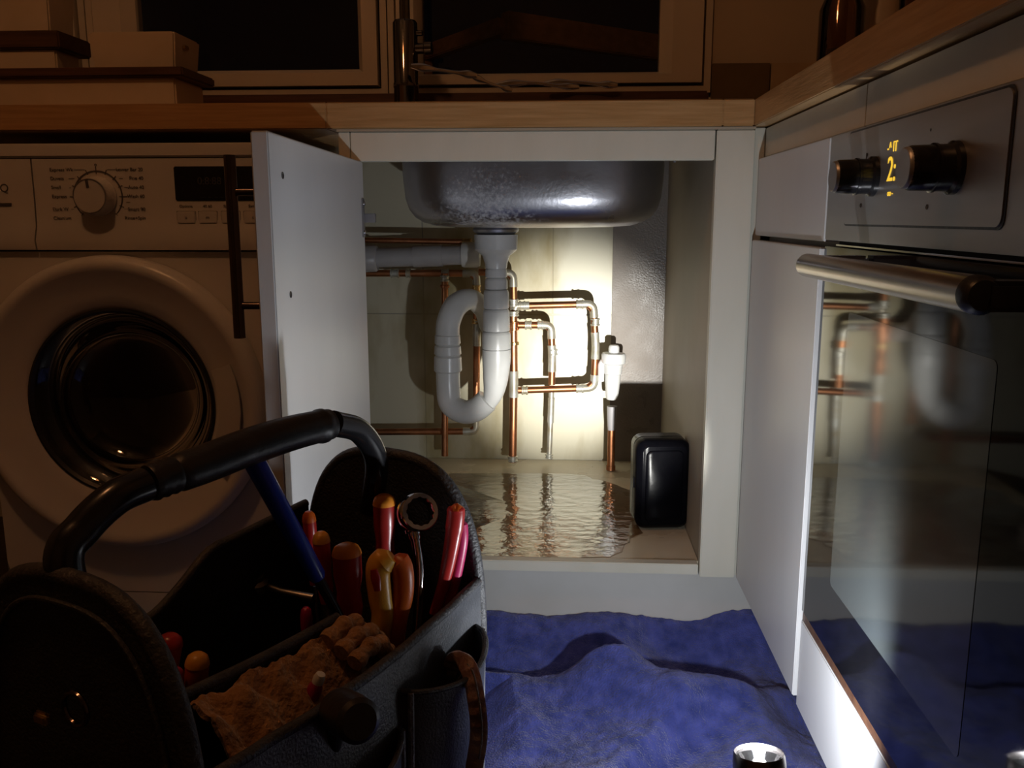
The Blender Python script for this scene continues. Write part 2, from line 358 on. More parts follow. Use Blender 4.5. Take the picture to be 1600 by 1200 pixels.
# ------------------------------------------------------------------ worktops
def worktop_mesh():
    b = B(); z0, z1 = .8705, .910; y0 = -.003; y1 = WY-.0455
    box(b, -2.0, -.655, y0-.0, y1, z0, z1, .0015)
    box(b, -.655, -.05, y0, .075, z0, z1, .0015); box(b, -.655, -.05, .505, y1, z0, z1, .0015)
    box(b, -.05, -.0035, y0, y1, z0, z1, .0015); return b
one('worktop', worktop_mesh(), 'oak', 'oak worktop over the washing machine and sink cabinet', 'worktop')
one('worktop', box(B(), -.0032, .655, -3.0, WY-.009, .8705, .910, .0015), 'oak_y', 'oak worktop running over the built-in oven on the right', 'worktop')

# ------------------------------------------------------------------ sink cabinet
cab = thing('sink_cabinet', 'ivory base cabinet under the sink with its door wide open and wet shelf', 'cabinet', (-.33, .3, 0))
ZR = .8215
obj('top_rail', box(B(), -.6195, -.0600, 0, .020, ZR, .866, .0012), 'paint', cab)
obj('stile', box(B(), -.0575, -.0005, -.001, .020, .149, .866, .0015), 'paint', cab, label='wide upright beside the corner')
obj('corner_post', box(B(), 0, .0165, .006, .022, .1505, .869, .001), 'paint', cab)
obj('stile', box(B(), -.638, -.6205, 0, .020, .150, .866, .001), 'paint', cab)
obj('cover_strip', box(B(), -.64, .0, -.0015, .012, .8662, .8700), 'carcass', cab)
obj('side_panel', box(B(), -.0562, -.041, .0205, WY-.002, .150, .8692), 'carcass', cab)
obj('shelf_board', box(B(), -.6600, -.0568, .0205, WY-.002, .1520, .1685, .0008), 'shelf', cab)
obj('bottom_rail', box(B(), -.6195, -.0600, 0, .020, .1525, .1705, .0012), 'paint', cab)
obj('plinth', box(B(), -.66, .110, .028, .044, .001, .1485), 'plinth', cab)
# the open door: hinged on the left, swung straight out towards the room
D = .505
HINGE = Vector((-.6, -.003, 0)); XFORM = Matrix.Translation(HINGE) @ Matrix.Rotation(math.radians(2.1), 4, 'Z') @ Matrix.Translation(-HINGE)
dr = obj('door', box(B(), -.6185, -.6005, -D-.003, -.003, .152, .8205, .0015), 'door', cab)
hb = B(); hy, hx = -D+.040, -.6185-.036
sweep(hb, [(hx, hy, .607), (hx, hy, .800)], .0062, 20)
hd = obj('door_handle', hb, 'darkbar', dr, label='dark metal bar handle')
for z_ in (.642, .762): obj('handle_post', sweep(B(), [(-.6186, hy, z_), (hx, hy, z_)], .004, 12), 'darkbar', hd)
hg = B(); boxo(hg, (-.5995, -.016, .735), (0, 1, 0), (0, 0, 1), .007, .030, .0012, .0008)
lathe(hg, [(0, .0035), (.0035, .0035), (.004, .001)], (-.6, -.016, .757), (1, 0, 0), 12); lathe(hg, [(0, .0035), (.0035, .0035), (.004, .001)], (-.6, -.016, .713), (1, 0, 0), 12)
hin = obj('hinge', hg, 'steel', dr)
obj('hinge_arm', boxo(B(), (-.591, -.006, .735), (1, 0, 0), (0, 0, 1), .009, .007, .005, .001), 'steel', hin)
for py, pz in ((-.462, .7790), (-.452, .6530)):
    obj('screw_hole', lathe(B(), [(0, .0002), (.0022, .0002), (.0036, .0008), (.0036, -.001)], (-.6005, py, pz), (1, 0, 0), 14), 'rubber', dr, label='old screw hole with chipped edge')

XFORM = None
# water on the shelf
def puddle():
    b = B(); pts = []
    for k in range(72):
        a = 2*PI*k/72; x = -.385+.245*math.copysign(abs(math.cos(a))**.5, math.cos(a)); y = .270+.250*math.copysign(abs(math.sin(a))**.7, math.sin(a))
        nz = noise.noise(Vector((math.cos(a)*2, math.sin(a)*2, 3)))*.03+noise.noise(Vector((math.cos(a)*7, math.sin(a)*7, 9)))*.012
        pts.append((max(-.655, x+math.cos(a)*nz), max(.0225, y+math.sin(a)*nz)))
    c = b.verts.new((-.35, .27, .1694)); o = [b.verts.new((x, y, .1694)) for x, y in pts]; e = [b.verts.new((-.35+(x+.35)*1.004, .27+(y-.27)*1.002, .1687)) for x, y in pts]
    for k in range(72):
        b.faces.new((c, o[k], o[(k+1) % 72])); b.faces.new((o[k], e[k], e[(k+1) % 72], o[(k+1) % 72]))
    return b
one('water_puddle', puddle(), 'water', 'rippled puddle of leaked water over the cabinet shelf', 'puddle')

# ------------------------------------------------------------------ sink
SX, SY = -.345, .300
def se(k, a, b_, e=3.4):
    t = 2*PI*k/64; c, s = math.cos(t), math.sin(t)
    return a*math.copysign(abs(c)**(2/e), c), b_*math.copysign(abs(s)**(2/e), s)
snk = thing('sink', 'stainless steel inset sink whose bowl hangs inside the open cabinet', 'sink', (SX, SY, .91))
b = B(); rings = []
for z_, s_ in ((.905, 1.0), (.86, .995), (.80, .985), (.77, .972), (.750, .945), (.736, .90), (.727, .84), (.721, .75), (.7185, .60), (.717, .3)):
    rings.append([b.verts.new((SX+se(k, .240*s_, .190*s_)[0], SY+se(k, .240*s_, .190*s_)[1], z_)) for k in range(64)])
for r0, r1 in zip(rings, rings[1:]):
    for k in range(64): b.faces.new((r0[k], r0[(k+1) % 64], r1[(k+1) % 64], r1[k]))
b.faces.new(rings[-1]); bmesh.ops.recalc_face_normals(b, faces=b.faces); bmesh.ops.solidify(b, geom=b.faces[:], thickness=.0012)
obj('bowl', b, 'sink', snk)
b = B(); RR = []
def rect_pt(k):
    t = 2*PI*k/64; c, q = math.cos(t), math.sin(t); x0, x1, y0, y1 = -.70-SX, -.045-SX, .05-SY, .53-SY
    m = min((x1/c if c > 1e-9 else x0/c if c < -1e-9 else 9), (y1/q if q > 1e-9 else y0/q if q < -1e-9 else 9)); return SX+c*m, SY+q*m
for z_, fn in ((.9105, 0), (.9135, 0), (.9135, 1), (.9105, 1)):
    RR.append([b.verts.new((*(rect_pt(k) if fn == 0 else (SX+se(k, .2395, .1895)[0], SY+se(k, .2395, .1895)[1])), z_)) for k in range(64)])
for i in range(4):
    for k in range(64): b.faces.new((RR[i][k], RR[i][(k+1) % 64], RR[(i+1) % 4][(k+1) % 64], RR[(i+1) % 4][k]))
obj('rim', b, 'steel', snk)
for x_, y_ in ((-.075, .20), (-.075, .38), (-.615, .20)):
    cb = B(); boxo(cb, (x_, y_, .852), (1, .1, .35), (0, 1, 0), .024, .030, .0012); box(cb, x_-.002, x_+.002, y_-.006, y_+.006, .84, .8705)
    obj('fixing_clip', cb, 'steel', snk)
DX, DY = -.422, .375                                         # waste
obj('waste_flange', lathe(B(), [(0, 0), (.044, 0), (.046, -.004), (.044, -.009), (.036, -.013), (0, -.013)], (DX, DY, .7165), (0, 0, 1), 40), 'steel', snk)

tap = thing('tap', 'chrome mixer tap standing behind the sink before the window mullion', 'tap', (-.622, .50, .914))
TX, TY = -.618, .508
obj('body', lathe(B(), [(0, 0), (.031, 0), (.031, .008), (.0255, .010), (.0255, .085), (.0268, .088), (.0268, .094), (.0255, .097), (.0255, .214), (.022, .219), (0, .218)], (TX, TY, .914), (0, 0, 1), 32), 'darkchrome', tap)
obj('spout', sweep(B(), smooth_path([(TX, TY, 1.13), (TX, TY, 1.36), (TX+.03, TY-.16, 1.36), (TX+.03, TY-.16, 1.30)], .07, 10), .0108, 18), 'darkchrome', tap)
lv = lathe(B(), [(0, 0), (.011, 0), (.011, .018), (.013, .020), (.013, .034), (0, .036)], (TX+.022, TY-.002, 1.078), (1, -.1, 0), 20); obj('lever', lv, 'darkchrome', tap)
lv = lathe(B(), [(0, 0), (.006, 0), (.006, .014), (0, .016)], (TX+.022, TY-.002, 1.108), (1, -.1, 0), 16); obj('lever', lv, 'darkchrome', tap)
# cutlery leaning across the back of the sink
def utensil(name, p, q, w_, m, label, cat, tip=1.8, bend=.012, prongs=0, grp=None):
    p, q = Vector(p), Vector(q); mid = (p+q)/2+Vector((0, 0, bend))
    pts = catmull([p, p.lerp(mid, .5)+Vector((0, 0, bend*.3)), mid, q.lerp(mid, .5)-Vector((0, 0, bend*.3)), q], 7); n = len(pts)
    rs = [w_*(.30+.40*math.sin(PI*min(1, i/n*2.2+.12))**2+.45*(tip/2)*math.exp(-((i/n-.84)/.10)**2)) for i in range(n)]
    rs = [max(.0006, r) for r in rs]; b = sweep(B(), pts, rs, 12, flat=.34, up=(0, 0, 1))
    return one(name, b, m, label, cat, grp)
utensil('fork', at(642, 103, y=.46), at(745, 118, y=.50), .012, 'chrome', 'flat steel fork handle jutting right from behind the tap', 'cutlery', bend=.0)
utensil('spoon', at(735, 117, y=.50), at(800, 142, y=.53), .010, 'chrome', 'short steel spoon sloping down below the other cutlery', 'cutlery', tip=2.2, bend=-.002)
utensil('spoon', at(775, 133, y=.53), at(905, 136, y=.56), .011, 'chrome', 'middle bright spoon lying along the foot of the window', 'cutlery', bend=.006)
utensil('spoon', at(850, 131, y=.57), at(965, 133, y=.58), .012, 'chrome', 'rightmost long spoon lying along the foot of the window', 'cutlery', bend=.004)

# ------------------------------------------------------------------ waste trap
DX, DY = -.405, .300
XFORM = Matrix.Translation((-.422+.405*1.055, .375-.300*1.055, .7165-.7165*1.055)) @ Matrix.Scale(1.055, 4)   # pushed back from the camera, scaled up round the waste to hold image size
trap = thing('sink_trap', 'white plastic bottle trap and waste pipe hanging from the sink', 'drain trap', (DX, DY, .40))
def stack(prof): return lathe(B(), prof, (DX, DY, 0), (0, 0, 1), 36)
obj('funnel', stack([(.020, .640), (.0215, .650), (.026, .664), (.0365, .672), (.040, .676), (.041, .703), (.038, .7035), (0, .7035)]), 'pvc', trap)
prev = .642
ribs = [(.622, .0205), (.600, .0215), (.563, .0240), (.520, .0255), (.485, .0275)]
for zz, rr in ribs:
    obj('collar', stack([(0, prev), (rr-.003, prev), (rr-.001, prev-.002), (rr, prev-.006), (rr+.0003, zz+.0025), (rr-.003, zz), (0, zz)]), 'pvc', trap); prev = zz
# tapering bottle below
pts = [(DX, DY, .4855), (DX, DY, .470), (DX-.001, DY, .44), (DX-.004, DY, .41), (DX-.010, DY, .385), (DX-.016, DY, .368), (DX-.019, DY, .360)]
obj('bottle', sweep(B(), catmull(pts, 5), [*[.0275]*6, *[.0275-.0005*i for i in range(6)], *[.0245-.00095*i for i in range(6)], *[.0185-.0016*i for i in range(6)], *[.009-.0009*i for i in range(6)], .003], 32), 'pvc', trap)
# U-bend to the left, up and over towards the wall
lx = -.502; ly = DY+.02
u = catmull([(DX-.018, DY, .385), (DX-.040, DY+.002, .366), (DX-.066, DY+.008, .360), (DX-.092, ly-.004, .375), (lx, ly, .410), (lx, ly, .445)], 8)
obj('u_bend', sweep(B(), u, .0235, 26), 'pvc', trap)
pz = .437
for z1, rr in ((.470, .0275), (.491, .0265), (.512, .0255)):
    obj('collar', lathe(B(), [(0, pz), (rr-.003, pz), (rr, pz+.003), (rr-.001, z1-.003), (rr-.004, z1), (0, z1)], (lx, ly, 0), (0, 0, 1), 32), 'pvc', trap); pz = z1
u = catmull([(lx, ly, .508), (lx+.002, ly+.004, .535), (lx+.016, ly+.016, .566), (lx+.042, ly+.040, .576), (lx+.064, ly+.075, .552), (lx+.072, ly+.115, .515), (lx+.078, ly+.165, .500), (lx+.080, .520, .496), (lx+.080, .553, .496)], 8)
obj('outlet_pipe', sweep(B(), u, [.0235]*16+[.0235-.0004*min(9, i) for i in range(len(u)-16)], 24), 'pvc', trap)
XFORM = None
wp = thing('waste_pipe', 'fat grey plastic waste pipe running left along the wall tiles', 'pipe', (-.60, .56, .66))
zc = at(660, 398, y=.565).z
obj('pipe', sweep(B(), [(-.735, .565, zc-.008), (-.498, .565, zc)], .0215, 24), 'pvc_grey', wp)
obj('coupling', sweep(B(), [(-.745, .565, zc-.010), (-.705, .565, zc-.008), (-.700, .565, zc-.008)], [.030, .030, .0265], 24), 'pvc_grey', wp)
obj('coupling', sweep(B(), [(-.62, .565, zc-.004), (-.555, .565, zc-.002)], .0238, 24), 'pvc_grey', wp)
obj('end_socket', lathe(B(), [(0, 0), (.026, 0), (.028, .004), (.028, .034), (.024, .040), (0, .040)], (-.512, .565, zc), (1, 0, 0), 28), 'pvc', wp)

# ------------------------------------------------------------------ copper pipework
PY = .572
def pp(x, y, d=PY): return at(x, y, y=d)
def pipe(label, pts, r=.0078, joints=(), d=PY, m='copper', rad=.022, tail=None):
    """pts in the plane y=d; a soldered elbow at each bend, clips and couplings as parts"""
    P_ = [pp(*p, d) for p in pts]
    root = thing('copper_pipe', label, 'pipe', P_[0])
    obj('tube', sweep(B(), smooth_path(P_, rad, 8), r, 18), m, root)
    for i in range(1, len(P_)-1):
        a = P_[i]+(P_[i-1]-P_[i]).normalized()*min(.030, (P_[i-1]-P_[i]).length*.5); c = P_[i]+(P_[i+1]-P_[i]).normalized()*min(.030, (P_[i+1]-P_[i]).length*.5)
        path = smooth_path([a, P_[i], c], rad, 8); n = len(path)
        obj('elbow', sweep(B(), path, [r+.0016]+[r+.0011]*(n-2)+[r+.0016], 18), 'solder', root)
    for (x, y, dx, dy, m2) in joints:
        c = pp(x, y, d); v = (pp(x+dx, y+dy, d)-c)
        obj('coupling', lathe(B(), [(0, 0), (r+.0012, 0), (r+.0028, .001), (r+.0028, .0035), (r+.0012, .0045), (r+.0012, v.length-.0045), (r+.0028, v.length-.0035), (r+.0028, v.length-.001), (r+.0012, v.length), (0, v.length)], c, v, 18), m2, root)
    return root
pipe('dark horizontal copper pipe just under the grey waste pipe', [(560, 427), (744, 427), (745, 520), (744, 674), (560, 675)], d=.585,
     joints=[(610, 427, 14, 0, 'solder'), (634, 427, 8, 0, 'solder'), (690, 427, 12, 0, 'solder'), (744, 445, 0, 12, 'brass'), (744, 498, 0, 8, 'brass')])
pipe('thin copper pipe running along the top of the grey waste pipe', [(565, 375), (737, 378)], r=.006, d=.572, joints=[(722, 378, 15, 0, 'brass')])
pipe('leftmost upright copper pipe, from the dark horizontal pipe to the shelf', [(695, 427), (695, 712)], d=.566, joints=[(695, 430, 0, 10, 'solder'), (695, 445, 0, 5, 'copper')])
pipe('short copper pipe bending down just right of the white bottle trap', [(748, 425), (802, 427), (803, 478)], d=.565, joints=[(803, 467, 0, 12, 'solder')])
pipe('upper copper pipe looping out right to the outlet of the trap and back', [(803, 490), (806, 478), (927, 475), (931, 540), (928, 606), (806, 610)], d=.565, rad=.026,
     joints=[(811, 477.5, 10, 0, 'solder'), (930, 497, 0, 12, 'solder'), (900, 475.5, 12, 0, 'solder'), (815, 610, 10, 0, 'solder'), (900, 607, 12, 0, 'solder')])
pipe('stout upright copper pipe beside the bottle trap, down to the shelf', [(802, 492), (803, 600), (801, 722)], d=.556, r=.0088,
     joints=[(803, 486, 0, 8, 'solder'), (803, 502, 0, 14, 'copper'), (803, 534, 0, 5, 'brass'), (801, 712, 0, 9, 'solder')])
pipe('inner copper pipe looping right and down, painted cream low down', [(806, 508), (861, 508), (863, 560), (862, 601)], d=.560, rad=.020,
     joints=[(820, 508, 11, 0, 'solder'), (840, 508, 9, 0, 'solder'), (864, 545, 0, 10, 'solder')])
pipe('thin cream-painted pipe dropping to the shelf under the inner loop', [(862, 603), (861, 640), (858, 716)], d=.574, r=.0062, m='solder', joints=[(858, 709, 0, 7, 'solder')])
for x_, y_ in ((822, 610), (803, 434)): pass

sp = thing('washer_standpipe', 'white plastic washing machine trap on a copper tail right of the pipes', 'drain trap', pp(957, 720, .570))
c0 = pp(957, 600, .56)
obj('trap_body', lathe(B(), [(0, -.035), (.0115, -.035), (.014, -.030), (.0175, .010), (.0175, .022), (.020, .024), (.021, .045), (.0265, .048), (.0275, .052), (.0275, .066), (.025, .070), (.012, .072), (.012, .084), (.009, .088), (0, .088)], (c0.x, .56, c0.z), (.02, 0, 1), 30), 'pvc', sp)
obj('side_inlet', sweep(B(), smooth_path([(c0.x, .56, c0.z+.055), (c0.x-.026, .56, c0.z+.052), (c0.x-.026, .56, c0.z+.006)], .014, 6), .0075, 16), 'pvc', sp)
q = pp(957, 655, .56)
obj('reducer', lathe(B(), [(0, -.025), (.0085, -.025), (.0105, .0), (.0115, .030), (0, .030)], (c0.x, .56, q.z), (0, 0, 1), 24), 'pvc_grey', sp)
obj('copper_tail', sweep(B(), [(c0.x, .56, .1700), (c0.x, .56, q.z-.02)], .0085, 18), 'copper', sp)
obj('tail_nut', lathe(B(), [(0, 0), (.0105, 0), (.0105, .010), (0, .010)], (c0.x, .56, .1697), (0, 0, 1), 18), 'copper', sp)

# ------------------------------------------------------------------ black case on the shelf
cs = thing('tool_case', 'small black hard plastic case standing upright on the wet shelf', 'case', (-.10, .20, .17))
e1 = Vector((1, .10, 0)).normalized(); e2 = Vector((-.10, 1, 0)).normalized()
def case_shell(hx, hy, hz, c, bev): return boxo(B(), c, e1, e2, hx, hy, hz, bev, 4)
cc = Vector((-.1045, .205, .2535))
def case_loft(lv):
    b = B(); R_ = []
    for d_, hw, hh, rad in lv:
        o = []
        for sx, sz, a0 in ((1, -1, -90), (1, 1, 0), (-1, 1, 90), (-1, -1, 180)):
            for k in range(7):
                a = math.radians(a0+k*15); o.append(b.verts.new(cc+e2*d_+e1*(sx*(hw-rad)+math.cos(a)*rad)+Vector((0, 0, sz*(hh-rad)+math.sin(a)*rad))))
        R_.append(o)
    for p_, q_ in zip(R_, R_[1:]):
        for k in range(28): b.faces.new((p_[k], p_[(k+1) % 28], q_[(k+1) % 28], q_[k]))
    b.faces.new(R_[0][::-1]); b.faces.new(R_[-1]); return b
obj('body', case_loft([(-.040, .0400, .0740, .012), (-.038, .0425, .0765, .014), (-.030, .0485, .0825, .018), (-.026, .0500, .0840, .019), (-.001, .0500, .0840, .019), (0, .0488, .0828, .018), (.002, .0488, .0828, .018), (.003, .0500, .0840, .019), (.028, .0500, .0840, .019), (.037, .0440, .0780, .016)]), 'case', cs)
obj('lid_panel', case_loft([(-.0440, .0310, .0640, .009), (-.0425, .0335, .0665, .010), (-.0398, .0345, .0675, .011)]), 'case', cs)
obj('latch', case_shell(.002, .006, .010, cc-e1*.0505-e2*.010, .0012), 'case', cs)
for s_ in (-1, 1): obj('foot', boxo(B(), cc+e1*.030*s_-Vector((0, 0, .0838)), e1, e2, .008, .022, .0008), 'rubber', cs)

# ------------------------------------------------------------------ blanket
def blanket_z(x, y):
    def ridge(p, q, h, wd, sk=.6):
        p = Vector(p); q = Vector(q); d = q-p; t = max(0, min(1, (Vector((x, y))-p).dot(d)/d.length_squared))
        v = Vector((x, y))-(p+d*t); s = v.dot(Vector((-d.y, d.x)).normalized())/max(1e-6, v.length); wdd = wd*(1+(sk-1)*(s+1)/2)
        return h*math.exp(-(v.length/wdd)**2)
    z = .006
    z += (.052+.012*math.sin(x*9+1))*math.exp(-((y-.030)/.050)**2)
    z += ridge((-.40, -.02), (-.20, -.015), .034, .060, .8)
    z += ridge((-.47, -.17), (-.20, -.16), .052, .080, .45)
    z += ridge((-.22, -.15), (-.02, -.22), .042, .060, .5)
    z += ridge((.05, -.17), (-.10, -.235), .030, .050, .6)
    z += ridge((-.13, -.25), (-.30, -.42), .030, .060, .45)
    z += ridge((-.02, -.30), (-.20, -.46), .018, .040, .5)
    z += ridge((-.33, -.26), (-.44, -.42), .016, .05, .6)
    z += .014*math.exp(-((x-.02)/.05)**2)
    z += .011*noise.noise(Vector((x*7, y*10, .3)))+.006*noise.noise(Vector((x*17, y*26, 1.3)))+.0024*noise.noise(Vector((x*48, y*60, 2.1)))+.0016*noise.noise(Vector((x*105, y*125, 5.1)))
    k = max(0, min(1, (-.34-x+ (y+.3)*-.15)/.06)) if y < -.17 else 0     # flattened where the bag stands
    z = z*(1-k)+.006*k
    if y > -.02: z = z*(1-.0*y)
    return max(.0025, z)
BX0, BX1, BY0, BY1 = -.64, .108, -1.15, .026
b = grid(B(), lambda u, v: Vector((BX0+(BX1-BX0)*u, BY0+(BY1-BY0)*v, blanket_z(BX0+(BX1-BX0)*u, BY0+(BY1-BY0)*v))), 420, 600)
one('blanket', b, 'towel', 'rumpled dark blue fleece blanket spread on the floor before the cabinet', 'blanket')

# ------------------------------------------------------------------ torch
tor = thing('torch', 'metal torch standing on the blue blanket with its lens lit white', 'torch', (-.105, -.735, .012))
tb = Vector((-.104, -.742, .0260)); ta = (Vector((-.112, -.690, .270))-tb).normalized()
obj('barrel', lathe(B(), [(0, 0), (.015, 0), (.0165, .003), (.0165, .020), (.0155, .024), (.0150, .190), (.0160, .196), (.0205, .222), (.0218, .228), (.0228, .234), (.0228, .246), (.0222, .252), (.0212, .2545), (.0205, .2535), (.0200, .2495)], tb, ta, 44), 'gunmetal', tor)
obj('reflector', lathe(B(), [(.0200, .2490), (.0170, .2415), (.0120, .2350), (.0070, .2320), (0, .2316)], tb, ta, 40), 'chrome', tor)
obj('lens', lathe(B(), [(.0202, .2500), (.0202, .2512), (0, .2520), (0, .2508)], tb, ta, 40), 'glass', tor)
obj('led', lathe(B(), [(.0070, .2330), (.0070, .2440), (.0050, .2475), (0, .2485)], tb, ta, 24), 'glow', tor)

# ------------------------------------------------------------------ washing machine
WX0, WX1 = -1.246, -.704; wm = thing('washing_machine', 'white front-loading washing machine left of the open cabinet door', 'washing machine', (-.95, .2, 0))
cx, cz, RO = -1.014, .434, .243
bm = B()
# front with a round hole for the door, body sides
def holed_front(bm, x0, x1, z0, z1, cx, cz, r, y):
    n = 64; o = []
    for k in range(n):
        a = 2*PI*k/n+PI/4; c, s = math.cos(a), math.sin(a)
        tx = (x1-cx)/c if c > 1e-9 else (x0-cx)/c if c < -1e-9 else 1e9
        tz = (z1-cz)/s if s > 1e-9 else (z0-cz)/s if s < -1e-9 else 1e9
        t = min(tx, tz); o.append((bm.verts.new((cx+c*t, y, cz+s*t)), bm.verts.new((cx+c*r, y, cz+s*r)), bm.verts.new((cx+c*r, y+.05, cz+s*r))))
    for k in range(n):
        a, c = o[k], o[(k+1) % n]
        bm.faces.new((a[0], c[0], c[1], a[1])); bm.faces.new((a[1], c[1], c[2], a[2]))
    bmesh.ops.create_circle
holed_front(bm, WX0, WX1, .10, .682, cx, cz, .185, 0)
t_ = B(); box(t_, WX0, WX1, .0002, .45, .012, .8265); 
fl = [f for f in t_.faces if f.normal.y < -.9]; bmesh.ops.delete(t_, geom=fl, context='FACES'); merge(bm, t_)
box(bm, WX0, WX1, 0, .012, .012, .098)
for x_ in (WX0+.03, WX1-.03):
    for y_ in (.04, .40): lathe(bm, [(0, 0), (.018, 0), (.018, .012), (0, .012)], (x_, y_, .0), (0, 0, 1), 12)
obj('body', bm, 'white', wm)
obj('lid', box(B(), WX0, WX1, -.004, .45, .829, .851, .003), 'white', wm)
fp = B()
prof = [(.0, .6845), (-.0085, .6850), (-.0115, .700), (-.0035, .722), (-.0015, .760), (-.0015, .8275), (.010, .8275), (.010, .6845)]
va = [[fp.verts.new((x_, y_, z_)) for y_, z_ in prof] for x_ in (-1.132, WX1)]
for k in range(8): fp.faces.new((va[0][k], va[0][(k+1) % 8], va[1][(k+1) % 8], va[1][k]))
fp.faces.new(va[0]); fp.faces.new(va[1][::-1]); obj('control_panel', fp, 'white2', wm)
fp = B(); va = [[fp.verts.new((x_ + (0.012 if (x_ > -1.2 and z_ < .71) else 0), y_, z_)) for y_, z_ in prof] for x_ in (WX0, -1.1345)]
for r_ in va[1]:
    if r_.co.z < .71: r_.co.x = -1.1345
for k in range(8): fp.faces.new((va[0][k], va[0][(k+1) % 8], va[1][(k+1) % 8], va[1][k]))
fp.faces.new(va[0]); fp.faces.new(va[1][::-1]); dwr = obj('detergent_drawer', fp, 'white2', wm)
text('maker_mark', 'EQ', .018, (-1.186, -.0019, .782), (1, 0, 0), (0, 0, 1), 'print', dwr)
obj('grip_slot', box(B(), -1.246, -1.172, -.0035, -.001, .755, .759), 'print', dwr)
# dial
kx, kz = -1.028, .769
dl = lathe(B(), [(.0405, 0), (.0405, .0012), (.0385, .0014), (.0385, .0004)], (kx, -.0012, kz), (0, -1, 0), 56); obj('dial_ring', dl, 'print', wm)
kn = lathe(B(), [(.031, 0), (.031, .004), (.0285, .007), (.0270, .024), (.0255, .0275), (0, .0275)], (kx, -.0012, kz), (0, -1, 0), 48); kn = obj('dial', kn, 'white2', wm)
obj('dial_rim', lathe(B(), [(.0262, .026), (.0270, .0255), (.0266, .0282), (.0252, .0282)], (kx, -.0012, kz), (0, -1, 0), 48, closed=True), 'steel', kn)
obj('pointer', boxo(B(), (kx-.002, -.0292, kz+.019), (1, 0, .1), (0, 0, 1), .0022, .006, .0004), 'print', kn)
tk = B()
for k in range(16):
    a = 2*PI*k/16
    if k in (12,): continue
    boxo(tk, (kx+math.cos(a)*.0405, -.0022, kz+math.sin(a)*.0405), (math.cos(a), 0, math.sin(a)), (0, 1, 0), .0038 if k % 4 else .006, .0004, .0005)
obj('dial_marks', tk, 'print', wm)
left = ['Express Wk', 'Duvets', 'Small', 'Express', '', 'Dark W', 'Cleanium']; right = ['Lower Bar 20', 'Fine 40', 'Auto 40', 'Wash 60', '', 'Smart 90', 'Rinse+Spin']
zs = [.8105, .797, .783, .769, .760, .749, .735]
ln = B()
for i, z_ in enumerate(zs):
    if left[i]: text('programme_label', left[i], .0078, (-1.104, -.0021 if z_ > .755 else -.0034, z_), (1, 0, 0), (0, 0, 1), 'print', wm, align='LEFT')
    if right[i]: text('programme_label', right[i], .0078, (-.952, -.0021 if z_ > .755 else -.0034, z_), (1, 0, 0), (0, 0, 1), 'print', wm, align='RIGHT')
    dx = math.sqrt(max(0, .046**2-(z_-kz)**2)) if abs(z_-kz) < .040 else .018
    box(ln, kx-.036 if dx < .03 else -1.074, kx-dx, -.0022, -.0018, z_-.0003, z_+.0003) if -1.072 < kx-dx else None
    box(ln, kx+dx, max(kx+dx+.006, -.990), -.0022, -.0018, z_-.0003, z_+.0003)
obj('programme_lines', ln, 'print', wm, smooth=False)
text('off_mark', 'o', .008, (kx, -.0021, .8185), (1, 0, 0), (0, 0, 1), 'print', wm)
dp = obj('display', box(B(), -.902, -.716, -.0034, -.0005, .762, .815, .0015), 'blackglass', wm)
M['dim'] = mat('dim_segments', (.05, .045, .04), .4, col2=(.06, .05, .045), scale=20)
text('digits', '0:8:88', .016, (-.845, -.0037, .792), (1, 0, 0), (0, 0, 1), 'dim', dp)
text('symbols', '----  ---  --  ---  --', .007, (-.838, -.0037, .768), (1, 0, 0), (0, 0, 1), 'dim', dp)
text('symbols', '---', .007, (-.888, -.0037, .800), (1, 0, 0), (0, 0, 1), 'dim', dp)
for i, (x_, s_, l_) in enumerate(((-.886, 'Options', 'u'), (-.851, '40 60', 'm'), (-.814, 'Spin 800', '-'), (-.778, 'Extra', 's'), (-.742, 'Start', '.'))):
    bt = obj('button', boxo(B(), (x_, -.0030, .736), (1, 0, 0), (0, 0, 1), .0150, .0095, .0016, .0012), 'white2', wm)
    ft = B(); 
    for zz in (-.0098, .0098): box(ft, x_-.0152, x_+.0152, -.0030, -.0024, .736+zz-.0003, .736+zz+.0003)
    for xx in (-.0153, .0153): box(ft, x_+xx-.0003, x_+xx+.0003, -.0030, -.0024, .7262, .7458)
    obj('button_outline', ft, 'print', bt, False)
    text('button_mark', l_, .008, (x_, -.0048, .736), (1, 0, 0), (0, 0, 1), 'print', bt)
    text('button_label', s_, .0065, (x_, -.0024, .7535), (1, 0, 0), (0, 0, 1), 'print', wm)
# round door
wd = obj('door', lathe(B(), [(.186, -.002), (.190, .002), (.2425, .003), (.2435, .010), (.2425, .025), (.2385, .0325), (.232, .0362), (.2245, .0365), (.2190, .0335), (.200, .0240), (.180, .0170), (.163, .0130), (.1575, .008), (.157, -.015), (.165, -.03)], (cx, 0, cz), (0, -1, 0), 96), 'white', wm)
gp = B(); 
ga = [math.radians(a) for a in (-32, -26, -18, -10, -2, 6, 14, 20)]
outer_ = [(cx+math.cos(a)*.2105, -.0372, cz+math.sin(a)*.2105) for a in ga]; inner_ = [(cx+math.cos(a)*.168, -.0170, cz+math.sin(a)*.168) for a in ga][::-1]
plate(gp, [(p[0], p[1]-.002, p[2]) for p in outer_+inner_], (0, 1, 0), .004); obj('door_grip', gp, 'white2', wd)
obj('door_glass', lathe(B(), [(.1575, .010), (.152, .006), (.140, -.004), (.128, -.030), (.118, -.055), (.09, -.072), (0, -.080)], (cx, 0, cz), (0, -1, 0), 72), M['ovenpane'], wd, label='deep dark glass bowl')
obj('seal_ring', lathe(B(), [(.158, .012), (.154, .013), (.150, .008), (.150, -.01), (.158, -.01)], (cx, 0, cz), (0, -1, 0), 72, closed=True), 'rubber', wd)
